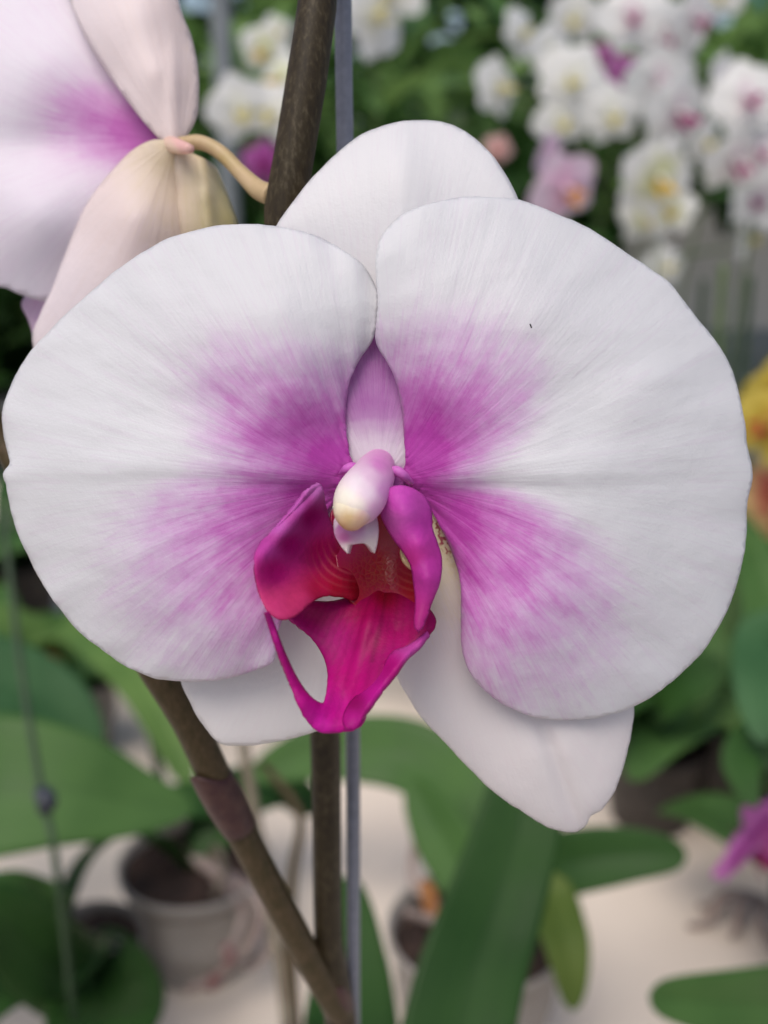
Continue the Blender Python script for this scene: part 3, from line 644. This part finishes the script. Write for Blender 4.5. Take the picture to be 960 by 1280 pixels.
patch('petal', [(200, 200), (150, 220), (80, 340), (30, 372), (36, 400), (60, 440), (150, 430), (230, 330)], [(200, 200, 0), (80, 340, -3), (30, 372, -6), (60, 440, -8), (230, 330, -6), (130, 300, -1)], M_backpet, fb, sp=8, base=(220, 180), pigf=lambda xy, r, a: .42 + 0 * r, d0=.200)
blob_obj('ovary', [(238, 186, -20), (226, 184, -24), (214, 180, -28), (206, 178, -31)], [6, 10, 11, 6], [(226, 178, (235, 190, 185)), (214, 190, (240, 220, 195))], fb)

# --- support stake
V, F = tube([Vector((.004, .232, .80)), P(444, 1400, .272), P(442, 1280, .250), P(441, 920, .222), P(436, 500, .200), P(430, 100, .188), P(428, -40, .185), P(425, -260, .18)], [.00155] * 8, 16)
tag(mesh_obj('support_stake', V, F, M_wire, None), 'thin grey-blue wire stake standing behind the large flower, beside the brown stem', 'stake')

# ================================================================== SETTING
def box(c, s):
    x, y, z = c; a, b, h = (k / 2 for k in s)
    V = [Vector((x + i * a, y + j * b, z + k * h)) for i in (-1, 1) for j in (-1, 1) for k in (-1, 1)]
    return V, [(0, 1, 3, 2), (4, 6, 7, 5), (0, 4, 5, 1), (2, 3, 7, 6), (0, 2, 6, 4), (1, 5, 7, 3)]
V = [Vector((x, y, 0)) for x, y in ((-60, -60), (60, -60), (60, 60), (-60, 60))]
tag(mesh_obj('floor', V, [(0, 1, 2, 3)], M_floor, None, smooth=False), kind='structure')
bench = empty('bench', (0, .9, 0), 'long bench under a beige sheet, carrying the nearest pots', 'bench')
V, F = box((0, .9, TABLE - .015), (3.2, 2.0, .03)); mesh_obj('bench_top', V, F, M_table, bench, smooth=False)
for x in (-1.5, 1.5):
    for y in (0, 1.8):
        V, F = box((x, y, (TABLE - .03) / 2), (.05, .05, TABLE - .03)); mesh_obj('leg', V, F, M_legs, bench, smooth=False)
#BG
for i, y in enumerate((3.1,)):
    b2 = empty('bench', (0, y, 0), 'far bench beyond the aisle, buried under blurred foliage', 'bench')
    V, F = box((0, y, TABLE - .02), (7, 1.6, .04)); mesh_obj('bench_top', V, F, M_legs, b2, smooth=False)
    for x in (-3.3, 3.3):
        for dy in (-.7, .7):
            V, F = box((x, y + dy, (TABLE - .04) / 2), (.05, .05, TABLE - .04)); mesh_obj('leg', V, F, M_legs, b2, smooth=False)

# ---- foliage nobody could count
def foliage(name, n, zone, material, size, label=None, kind='stuff', seed=1, cat=None):
    rr = random.Random(seed); V = []; F = []
    (x0, x1), (y0, y1), (z0, z1) = zone
    for _ in range(n):
        c = Vector((rr.uniform(x0, x1), rr.uniform(y0, y1), z0 + (z1 - z0) * rr.random() ** .9))
        clump = noise.noise(c * 2.2 + Vector((seed, 0, 0)))
        if clump < -.22: continue
        if c.x > .55 and (c.z < 1.24 or (c.y > 4.6 and c.z > 1.95 - (c.x < 1) * -.3)): continue
        d = Vector((rr.gauss(0, 1), rr.gauss(0, 1), rr.uniform(-.4, 1.2))).normalized(); s = d.cross(Vector((rr.gauss(0, .5), rr.gauss(0, .5), 1))).normalized()
        L = size * rr.uniform(.5, 1.3); w = L * rr.uniform(.12, .24); u = s.cross(d); o = len(V)
        for f, k in ((0, .3), (.25, .85), (.5, 1), (.8, .7), (1, .03)):
            b = c + d * (f * L) + u * (-.25 * L * f * f)
            V += [b - s * w * k + u * w * .2 * k, b, b + s * w * k + u * w * .2 * k]
        for k in range(4):
            a = o + 3 * k; F += [(a, a + 1, a + 4, a + 3), (a + 1, a + 2, a + 5, a + 4)]
    ob = mesh_obj(name, V, F, material, None, uv=[(.1, .5)] * len(V), origin=Vector((0, (y0 + y1) / 2, 0)))
    tag(ob, label, cat or 'foliage', kind=kind); return ob
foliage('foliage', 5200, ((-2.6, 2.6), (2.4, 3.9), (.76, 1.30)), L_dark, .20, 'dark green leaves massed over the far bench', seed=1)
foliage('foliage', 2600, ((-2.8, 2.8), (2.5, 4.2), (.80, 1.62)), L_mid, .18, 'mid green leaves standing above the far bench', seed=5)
foliage('foliage', 2600, ((-2.8, 2.8), (2.45, 4.4), (.95, 1.80)), L_light, .17, 'yellow-green young leaves at the top of the view', seed=9)
foliage('foliage', 9000, ((-5, 5), (4.8, 6.2), (.0, 2.55)), L_dark, .34, 'dark leafy mass closing off the greenhouse behind everything', seed=13)

V, F = box((2.8, 6.6, .62), (5.0, .12, 1.24))
tag(mesh_obj('wall', V, F, M_film, None, smooth=False), 'low pale wall far behind the stakes at the right', 'wall')
# ---- small blossoms
def blossom(prefix, ctr, mid, edge, lipc, lip2, lat=None, yaw=0):
    V = []; F = []; C = []
    def petal(a, L, w, pw, off, cup, rowsc):
        o = len(V); n, m = 12, 5; ca, sa = math.cos(a), math.sin(a)
        for i in range(n + 1):
            f = i / n; hw = w * (max(0, math.sin(math.pi * min(1, (f * .94 + .06)) ** pw)) ** .62 if f < 1 else 0)
            for j in range(-m, m + 1):
                q = j / m; x = f * L; y = q * hw
                z = off + cup * f * f - .10 * q * q * hw + .02 * math.sin(q * 5 + a * 3 + f * 4)
                V.append(Vector((x * ca - y * sa, -z, x * sa + y * ca)))
                t = min(1, f * 1.5 + abs(q) * .15); t2 = min(1, max(0, t * 2)); t3 = max(0, t * 2 - 1)
                A, B, D = (np.array(rowsc[0]), np.array(rowsc[1]), np.array(rowsc[2]))
                C.append(tuple(A + (B - A) * t2 if t < .5 else B + (D - B) * t3))
            if i:
                p = o + (i - 1) * (2 * m + 1)
                for j in range(2 * m): F.append((p + j, p + j + 1, p + 2 * m + 2 + j, p + 2 * m + 1 + j))
    k = [lin(ctr), lin(mid), lin(edge)]
    petal(R(90), .95, .42, 1.0, 0, -.10, k); petal(R(-52), .95, .38, 1.0, .01, -.12, k); petal(R(-128), .95, .38, 1.0, .01, -.12, k)
    petal(R(8), 1.0, .58, .80, .05, -.14, k); petal(R(172), 1.0, .58, .80, .05, -.14, k)
    pv, pf, pc = V, F, C
    V, F, C = [], [], []
    k = [lin(lip2), lin(lipc), lin(lipc)]
    petal(R(-90), .34, .11, 1.0, .12, .40, k); petal(R(-150), .22, .10, 1.0, .10, .55, k); petal(R(-30), .22, .10, 1.0, .10, .55, k)
    bv, bf = tube([Vector((0, -.02, .03)), Vector((0, -.16, .02)), Vector((0, -.25, -.04)), Vector((0, -.27, -.06))], [.05, .085, .08, .02], 10)
    o = len(V); V += bv; F += [tuple(q + o for q in f) for f in bf]; C += [lin(edge)] * len(bv)
    return (pv, pf, pc), (V, F, C)
M_blossom = colour_mat('blossom', .5, .3, .2, 60, .3, .04, 20)
def proto(*a):
    out = []
    for nm, (V, F, C) in zip(('blossom', 'lip'), blossom('x', *a)):
        me = bpy.data.meshes.new(nm); me.from_pydata(V, [], F); me.update()
        for p in me.polygons: p.use_smooth = True
        at = me.attributes.new('Col', 'FLOAT_COLOR', 'POINT'); at.data.foreach_set('color', [float(c) for v in C for c in (*v, 1)])
        me.materials.append(M_blossom); out.append(me)
    return out
WH = (232, 232, 228)
WH = (238, 238, 236)
B_white = proto((225, 226, 205), WH, WH, (215, 205, 130), (190, 120, 110))
B_whitep = proto((215, 190, 205), WH, WH, (165, 50, 120), (150, 30, 80))
B_cream = proto((200, 205, 130), (228, 230, 205), WH, (215, 180, 60), (150, 70, 50))
B_pink = proto((222, 170, 200), (226, 190, 215), (228, 205, 222), (215, 150, 70), (190, 90, 90))
B_mag = proto((190, 60, 160), (196, 90, 175), (205, 120, 190), (140, 20, 90), (170, 80, 60))
B_yel = proto((180, 120, 50), (190, 165, 60), (195, 175, 80), (180, 90, 60), (170, 40, 40))
B_red = proto((175, 75, 60), (195, 110, 90), (205, 175, 120), (190, 50, 60), (200, 150, 60))
B_sal = proto((215, 150, 150), (222, 175, 172), (228, 190, 188), (215, 150, 130), (200, 120, 110))
B_purp = proto((150, 40, 130), (165, 70, 150), (180, 100, 170), (120, 20, 80), (170, 80, 60))

def place_blossom(me, root, p, size, yaw, pit, roll):
    b = bpy.data.objects.new('blossom', me[0]); COL.objects.link(b); b.parent = root; b.location = p - wloc(root)
    b.rotation_euler = (R(pit), R(roll), R(yaw)); b.scale = (size,) * 3
    l = bpy.data.objects.new('lip', me[1]); COL.objects.link(l); l.parent = b
    return b
def potted(name, label, x, y, z0=TABLE, r=.05, h=.09, pm=None, cat='orchid', group=None):
    root = empty(name, (x, y, z0), label, cat, group); pot(Vector((x, y, z0)), r, h, pm or M_black, root); return root
def rosette(root, n, L, w, material, seed, lift=.5, h=.08):
    rr = random.Random(seed); c = wloc(root) + Vector((0, 0, h)); a0 = rr.uniform(0, 6.28)
    for i in range(n):
        a = a0 + i * 2 * math.pi / n + rr.uniform(-.3, .3); l = L * rr.uniform(.75, 1.15); u = lift * rr.uniform(.6, 1.3)
        d = Vector((math.cos(a), math.sin(a), 0))
        leaf([c, c + d * l * .35 + Vector((0, 0, l * .30 * u)), c + d * l * .75 + Vector((0, 0, l * .34 * u)), c + d * l + Vector((0, 0, l * (.34 * u - .12)))],
             w * rr.uniform(.8, 1.15), (0, 0, 1), material, root, n=30, m=4, fold=.22)
def spray(label, flowers, d, me, size, lm=None, dx=0, seed=0, stemw=.0026, pm=None, z0=TABLE, leaves=4, group=None, dpot=0):
    """flowers: (px, py, depth offset, scale, yaw, pitch, roll), listed from the top of the stem down"""
    pts = [P(f[0], f[1], d + f[2]) for f in flowers]; low = pts[-1]
    rj = random.Random(seed + 100)
    root = potted('potted_orchid', label, low.x + dx, low.y + .05 + dpot, z0, .05, .09, pm, group=group)
    base = wloc(root) + Vector((0, 0, .08)); bk = Vector((0, .03, -.01))
    up = sorted(pts, key=lambda p: p.z)
    line = [base, base + (up[0] + bk - base) * .45 + Vector((0, .015, .03))]
    for p in up:
        q = p + bk
        if (q - line[-1]).length > .03: line.append(q)
    V, F = tube(line, [stemw * (1 - .5 * i / len(line)) for i in range(len(line))], 8)
    mesh_obj('stem', V, F, M_greenstem, root)
    for f, p in zip(flowers, pts): place_blossom(me if not isinstance(me, dict) else me[f[0]], root, p, size * f[3] * 1.12, f[4] + rj.uniform(-28, 28), f[5] + rj.uniform(-15, 22), f[6] + rj.uniform(-25, 25))
    if leaves: rosette(root, leaves, .17, .032, lm or L_mid, seed, h=.075)
    return root
G1 = 'white orchids blurred in the background'
spray('white potted orchid whose loose blooms hang just above and right of the hidden sepal', [(652, 42, .02, .8, 40, 0, 20), (688, 62, 0, .8, 10, 0, -10), (622, 108, .02, .95, 62, 0, 25), (716, 98, -.02, 1.05, -10, 5, 5), (702, 150, 0, .85, 20, 15, 0), (764, 142, -.02, .9, -15, 10, -10)], 1.30, B_white, .040, seed=1, group=G1)
spray('white potted orchid with a magenta centred bloom, tallest of the far right cluster', [(790, 18, 0, 1., 10, -10, 0), (832, 48, .05, 1., -20, 0, 15), (868, 22, .0, .8, 20, 10, 0), (825, 100, .03, 1.0, 0, 5, -10), (846, 140, -.03, 1.15, 12, 0, 5)], 1.28, B_whitep, .042, seed=2, group=G1)
spray('white potted orchid with pink lips at the right edge, level with the cluster middle', [(905, 98, .05, .8, 25, 0, 0), (934, 122, -.03, 1.05, -10, 0, 5), (955, 190, .0, .9, -30, 0, 0), (918, 200, -.0, 1.0, 0, 10, 10), (952, 250, .05, .9, -10, 0, 0)], 1.22, B_whitep, .040, seed=3, group=G1)
spray('white potted orchid with yellow and brown lips below the right cluster', [(822, 222, -.02, 1.1, 0, 0, 4), (812, 268, .05, .85, 20, 15, -10), (838, 262, .02, .7, -30, 10, 10)], 1.20, B_cream, .041, seed=4, group=G1)
spray('white potted orchid with drooping narrow blooms at the lower right of the cluster', [(918, 262, 0, .7, 50, 0, 10), (932, 298, 0, .8, 60, 0, 0), (830, 332, .1, .8, 30, 0, 0)], 1.35, B_white, .038, seed=5, group=G1)
spray('pale pink orchid bloom with an orange lip between the white petal and the far cluster', [(688, 196, .03, .75, 40, -10, 0), (706, 236, 0, 1.1, -8, 0, -8)], 1.05, B_pink, .034, seed=6, dx=.02)
spray('small pale salmon orchid half hidden by the tip of the white sepal', [(622, 186, 0, 1, 20, 0, 0)], 1.5, B_sal, .020, seed=7)
spray('cream orchid left of the brown stem, topmost of the two there', [(330, 62, .1, .9, 10, 0, 0), (345, 40, .1, .6, 30, 0, 0), (352, 100, 0, .95, -20, 0, 10)], 1.25, B_cream, .036, seed=8, group=G1)
spray('white orchid left of the brown stem, lower of the two there', [(300, 135, 0, 1.0, 20, 10, -20), (345, 140, .0, .9, -10, 0, 10)], 1.15, B_white, .036, seed=9, group=G1)
spray('large white orchid at the top edge just right of the grey stake', [(468, 18, 0, 1.2, 20, 0, 30), (492, -20, 0, 1.1, -20, 0, 0)], 1.15, B_white, .038, seed=10, group=G1)
spray('purple orchid deep behind the white cluster', [(782, 96, 0, 1, 0, 0, 0), (752, 72, .1, .7, 0, 0, 0)], 1.75, B_purp, .036, seed=11)
spray('purple orchid low behind the pedicel of the second bloom', [(330, 204, 0, 1, 0, 0, 0)], 1.45, B_purp, .030, seed=12)
spray('white orchid far back above the right cluster', [(720, 20, 0, 1, 10, 0, 0), (900, -10, 0, 1, 0, 0, 0), (880, 175, .0, .9, 20, 0, 0)], 1.7, B_white, .042, seed=13, group=G1)
spray('yellow orchid at the right edge beside the big petal', [(962, 530, 0, .85, -35, 0, 10), (980, 490, .02, .8, 0, 0, 0)], .80, B_yel, .036, seed=14, lm=L_mid)
spray('orange-red orchid at the right edge under the yellow one', [(970, 615, 0, .85, -30, 0, 0), (990, 655, 0, .7, 0, 0, 0)], .84, B_red, .036, seed=15, lm=L_light, dx=.05)
spray('magenta orchid bloom low at the right edge above the beige sheet', [(936, 1056, 0, 1.1, 62, 25, 20), (990, 1050, 0, 1.0, 0, 0, 0)], .64, B_mag, .030, seed=16, dx=.07, leaves=2)

# ---- tall things far behind
V, F = tube([Vector((0, 0, 0)), Vector((0, 0, 3.2))], [.07, .07], 16)
o = mesh_obj('post', [v + P(950, 30, 6.9) - Vector((0, 0, P(950, 30, 6.9).z)) for v in V], F, M_post, None); tag(o, 'teal painted post at the top right corner', 'post')
o = mesh_obj('post', [Vector((v.x * .3, v.y * .3, v.z * .9)) + P(277, 30, 2.1) - Vector((0, 0, P(277, 30, 2.1).z)) for v in V], F, M_greypost, None); tag(o, 'thin grey post at the top, left of the brown stem', 'post')
for px, d, top, lab in ((905, 1.0, 330, 'green stake below the far cluster, tallest of the three at the right'), (880, 1.12, 350, 'green stake below the far cluster, left of the tallest'), (938, 1.05, 345, 'green stake below the far cluster, nearest the right edge')):
    t = P(px, top, d); V, F = tube([Vector((t.x, t.y, TABLE)), Vector((t.x + .004, t.y, 1.0)), t], [.0045, .004, .0035], 10)
    tag(mesh_obj('support_stake', V, F, M_gstake if px != 905 else M_greenstem, None), lab, 'stake')

# ---- pots and leaves on the near bench
# clear pot at lower left
c = PZ(244, 1080, TABLE + .080)
C_ = potted('potted_orchid', 'orchid in a milky clear pot at the lower left, with dark bark and grey roots', c.x, c.y, TABLE, .053, .085, M_clear)
leaf([c + Vector((.0, .0, -.006)), P(285, 1010, .79), P(225, 1005, .78), P(150, 1030, .75)], .018, (0, -.3, 1), L_dark, C_, n=30)
leaf([c + Vector((.0, 0, -.006)), P(180, 1035, .74), P(118, 1065, .70), P(86, 1120, .67), P(74, 1190, .66)], .012, (-.6, -.5, .6), L_dark, C_, n=30)
leaf([c + Vector((0, .02, -.006)), P(280, 1010, .80), P(340, 985, .84), P(400, 1010, .86)], .026, (0, -.4, 1), L_dark, C_, n=30)
def roots(parent, lst, material=M_root):
    for pts, r in lst:
        V, F = tube([P(*q) for q in pts], [r * k for k in np.linspace(1, .7, len(pts))], 9); mesh_obj('root', V, F, material, parent)
roots(C_, [([(240, 1075, .77), (316, 1120, .735), (322, 1160, .72), (300, 1195, .715), (268, 1222, .715), (232, 1238, .715)], .0042),
           ([(250, 1075, .77), (330, 1125, .74), (338, 1170, .73), (325, 1200, .73), (305, 1212, .73)], .0040),
           ([(255, 1085, .77), (300, 1130, .725), (298, 1165, .71), (280, 1195, .70)], .0032)])
roots(C_, [([(272, 1218, .713), (266, 1230, .711), (262, 1236, .711)], .0048), ([(282, 1180, .705), (288, 1196, .702), (280, 1204, .702)], .0040)], M_rootpink)
V, F = tube([c + Vector((.01, 0, -.01)), P(270, 1060, .76), P(280, 1090, .72), P(268, 1118, .70)], [.003, .003, .0025, .002], 8); mesh_obj('dry_stalk', V, F, M_dry, C_)
V, F = tube([P(362, 1330, .56), P(355, 1240, .60), P(338, 1140, .63), P(322, 1040, .65), P(304, 930, .66), P(298, 880, .68)], [.0036] * 5 + [.003], 10)
o = mesh_obj('dry_twig', V, F, M_dry, None); tag(o, 'pale dry twig crossing behind the slanting brown stem', 'twig')
V, F = tube([P(370, 1300, .58), P(362, 1180, .62), P(366, 1090, .65), P(376, 1030, .66), P(362, 995, .67), P(328, 955, .68)], [.0038, .0038, .0035, .0032, .0030, .0025], 10)
o = mesh_obj('dry_twig', V, F, M_stem, None, pig=[1] * len(V)); tag(o, 'thin crooked brown twig between the slanting and upright stems', 'twig')
# bottom-left plant
c = PZ(112, 1168, TABLE + .075)
D_ = potted('potted_orchid', 'orchid in a small dark pot at the bottom left corner, under the big leaf', c.x, c.y, TABLE, .034, .075, M_grey)
leaf([c, P(120, 1230, .62), P(70, 1210, .56), P(0, 1150, .52), P(-90, 1120, .5)], .024, (.2, -.6, .7), L_dark, D_, n=30)
leaf([c, P(130, 1240, .60), P(120, 1290, .52), P(60, 1380, .46)], .032, (.2, -.5, .8), L_dark, D_, n=30)
leaf([c, P(60, 1190, .60), P(-20, 1235, .54), P(-80, 1320, .5)], .030, (.1, -.6, .8), L_dark, D_, n=30)
leaf([c, P(75, 1170, .62), P(40, 1135, .58), P(-10, 1125, .55), P(-60, 1180, .52)], .018, (.1, -.6, .8), L_mid, D_, n=30)
roots(D_, [([(112, 1170, .68), (150, 1200, .655), (165, 1250, .64), (158, 1300, .64)], .0035), ([(112, 1170, .68), (160, 1185, .67), (180, 1215, .67), (172, 1270, .66)], .0030)])
# big light leaf at the left, its pot just outside the frame
cL = PZ(-170, 1120, TABLE + .085)
L_ = potted('potted_orchid', 'orchid at the left edge with one very broad bright green leaf', cL.x, cL.y, TABLE, .055, .09, M_black)
leaf([cL, P(-130, 1020, .62), P(-30, 985, .60), P(80, 985, .60), P(165, 1002, .61), P(242, 1012, .62)], .046, (.05, -.75, .75), L_mid, L_, n=30, pw=.75, fold=.12, label='very broad bright green leaf')
leaf([cL, P(-150, 900, .72), P(-60, 850, .74), P(60, 880, .76), P(120, 950, .76)], .040, (0, -.5, .8), L_blue, L_, n=30)
leaf([cL, P(-180, 1180, .56), P(-90, 1240, .50)], .035, (0, -.4, 1), L_dark, L_, n=30)
# grey pot further back on the left
c = PZ(88, 845, TABLE + .085)
E_ = potted('potted_orchid', 'orchid in a grey pot with a withered orange leaf, left of the slanting stem', c.x, c.y, TABLE, .044, .085, M_grey)
leaf([c, P(60, 800, 1.0), P(110, 790, .92), P(180, 860, .86), P(238, 985, .82)], .023, (.3, -.6, .8), L_light, E_, n=30)
leaf([c, P(40, 800, 1.0), P(-30, 790, .95), P(-90, 850, .9)], .030, (0, -.5, .8), L_light, E_, n=30)
V, F, UV = leaf_geo([c + Vector((-.02, -.01, 0)), P(72, 836, .98), P(52, 826, .97), P(36, 834, .96)], .012, Vector((0, -.6, .8)), n=10)
mesh_obj('withered_leaf', V, F, M_orange, E_, uv=UV, solid=.001)
rosette(E_, 3, .15, .03, L_mid, 5)
# green stake at the left with a clip
V, F = tube([P(4, 640, .56), P(10, 700, .55), P(30, 860, .53), P(54, 1000, .51), P(74, 1110, .50), Vector((P(80, 1200, .5).x, P(80, 1200, .5).y, TABLE + .0))], [.0018] * 6, 10)
st = mesh_obj('support_stake', V, F, M_gstake, None); tag(st, 'thin dark green stake leaning at the left edge with a small clip on it', 'stake')
V, F = tube([P(51, 990, .508), P(58, 1000, .504), P(56, 1014, .507)], [.004, .0052, .0035], 8); mesh_obj('clip', V, F, M_clip, st)
V, F = tube([P(176, 850, .9), P(190, 920, .9), P(204, 1000, .9), Vector((P(206, 1040, .9).x, P(206, 1040, .9).y, TABLE))], [.004] * 4, 8)
tag(mesh_obj('support_stake', V, F, M_gstake, None), 'short dark green stake just left of the slanting brown stem', 'stake')
# centre pot behind the upright leaf
c = PZ(596, 1165, TABLE + .09)
B_ = potted('potted_orchid', 'orchid in a milky pot half hidden behind the upright dark leaf', c.x, c.y, TABLE, .056, .095, M_clear)
leaf([c, P(600, 1090, .72), P(575, 1000, .76), P(510, 945, .79), P(400, 940, .80), P(315, 970, .80)], .028, (0, -.75, .7), L_mid, B_, n=30)
leaf([c, P(590, 1110, .68), P(556, 1050, .70), P(515, 975, .73)], .020, (-.2, -.9, .3), L_mid, B_, n=30)
leaf([c, P(640, 1100, .66), P(710, 1078, .64), P(790, 1068, .63), P(857, 1070, .625)], .0195, (0, -.8, .6), L_dark, B_, n=30, pw=.45, label='flat oval leaf reaching right over the beige sheet')
leaf([c, P(672, 1118, .64), P(700, 1160, .61), P(712, 1210, .595), P(716, 1262, .59)], .0165, (.2, -.8, .5), L_yell, B_, n=30, label='drooping yellow-green leaf')
roots(B_, [([(600, 1170, .69), (530, 1120, .70), (515, 1090, .71), (520, 1050, .72)], .004), ([(600, 1170, .69), (540, 1150, .68), (508, 1140, .67)], .004)])
V, F, UV = leaf_geo([c + Vector((-.03, -.0, .004)), P(536, 1120, .69), P(528, 1100, .695)], .005, Vector((0, -.6, .8)), n=10)
mesh_obj('withered_leaf', V, F, M_orange, B_, uv=UV, solid=.001)
# bottom-right plant
cG = PZ(1150, 1200, TABLE + .085)
G_ = potted('potted_orchid', 'orchid outside the bottom right corner, one green leaf reaching in', cG.x, cG.y, TABLE, .05, .085, M_clear)
leaf([cG, P(1080, 1235, .54), P(980, 1250, .50), P(900, 1252, .48), P(812, 1246, .47)], .020, (-.1, -.85, .5), L_mid, G_, n=30, pw=.4)
leaf([cG, P(1200, 1150, .6), P(1280, 1150, .6)], .03, (0, -.5, 1), L_mid, G_, n=30)
# right-hand plant
c = PZ(820, 925, TABLE + .08)
H_ = potted('potted_orchid', 'orchid in a dark pot on the right, dark leaves just beneath the big petal', c.x, c.y, TABLE, .045, .08, M_black)
leaf([c, P(800, 880, .90), P(850, 850, .86), P(905, 835, .84)], .030, (0, -.7, .7), L_dark, H_, n=30)
leaf([c, P(820, 870, .92), P(790, 850, .86), P(740, 900, .82)], .028, (0, -.7, .7), L_dark, H_, n=30)
leaf([c, P(850, 880, .92), P(900, 760, .95), P(945, 700, .95)], .028, (0, -.8, .5), L_mid, H_, n=30)
leaf([c, P(830, 890, .92), P(850, 800, .96), P(905, 740, 1.0), P(960, 735, 1.0)], .030, (0, -.8, .5), L_blue, H_, n=30)
cK = PZ(1040, 960, TABLE + .085)
K_ = potted('potted_orchid', 'orchid outside the right edge whose bluish leaves hang beside the petal', cK.x, cK.y, TABLE, .05, .085, M_black)
leaf([cK, P(1010, 860, .70), P(965, 800, .66), P(948, 860, .62), P(955, 930, .60)], .026, (-.4, -.8, .4), L_blue, K_, n=30)
leaf([cK, P(1000, 950, .66), P(950, 930, .62), P(925, 955, .60), P(945, 1010, .58)], .026, (-.2, -.8, .5), L_dark, K_, n=30)
leaf([cK, P(1010, 900, .75), P(960, 740, .8), P(930, 660, .84)], .028, (0, -.8, .4), L_mid, K_, n=30)
fl = PZ(836, 992, TABLE + .003)
V, F, UV = leaf_geo([fl, fl + Vector((.006, -.012, .006)), fl + Vector((.002, -.028, .004)), fl + Vector((-.008, -.044, .002))], .016, Vector((0, -.2, 1)), n=30, wave=.4)
tag(mesh_obj('fallen_leaf', V, F, M_orange, None, uv=UV, solid=.001), 'small dry orange-brown leaf lying on the beige sheet beside the dark pot', 'leaf')
mr = PZ(925, 1150, TABLE)
mroot = None
V, F = join(*[tube([mr + Vector((.02, .01, .012)), mr + Vector((a * .5, -b * .5, .022)), mr + Vector((a, -b, .006)), mr + Vector((a * 1.5, -b * 1.2, .004))], [.003, .0035, .003, .002], 8) for a, b in ((-.01, .02), (-.03, .01), (.01, .035), (.03, .02), (-.02, -.01), (.0, .0))])
tag(mesh_obj('dry_root', V, F, M_root, None), 'tangle of grey dry roots under the magenta bloom at the right edge', 'roots')
# plants that close the gaps around the petals
def fillers(lst):
    for i, (px, py, m, lab) in enumerate(lst):
        c = PZ(px, py, TABLE + .085); q = potted('potted_orchid', lab, c.x, c.y, TABLE, .05, .085, M_black); rosette(q, 6, .2, .034, m, 40 + i, lift=1.1)
fillers([(20, 700, L_dark, 'leafy orchid without flowers at the left edge behind the big petal'), (-70, 760, L_mid, 'leafy orchid without flowers, just outside the left edge'),
         (980, 700, L_mid, 'leafy orchid without flowers at the right edge, right of the big petal'), (920, 770, L_dark, 'leafy orchid without flowers behind the lower edge of the right petal'),
         (330, 760, L_mid, 'leafy orchid without flowers hidden behind the left petal'), (620, 770, L_dark, 'leafy orchid without flowers hidden behind the right petal')])
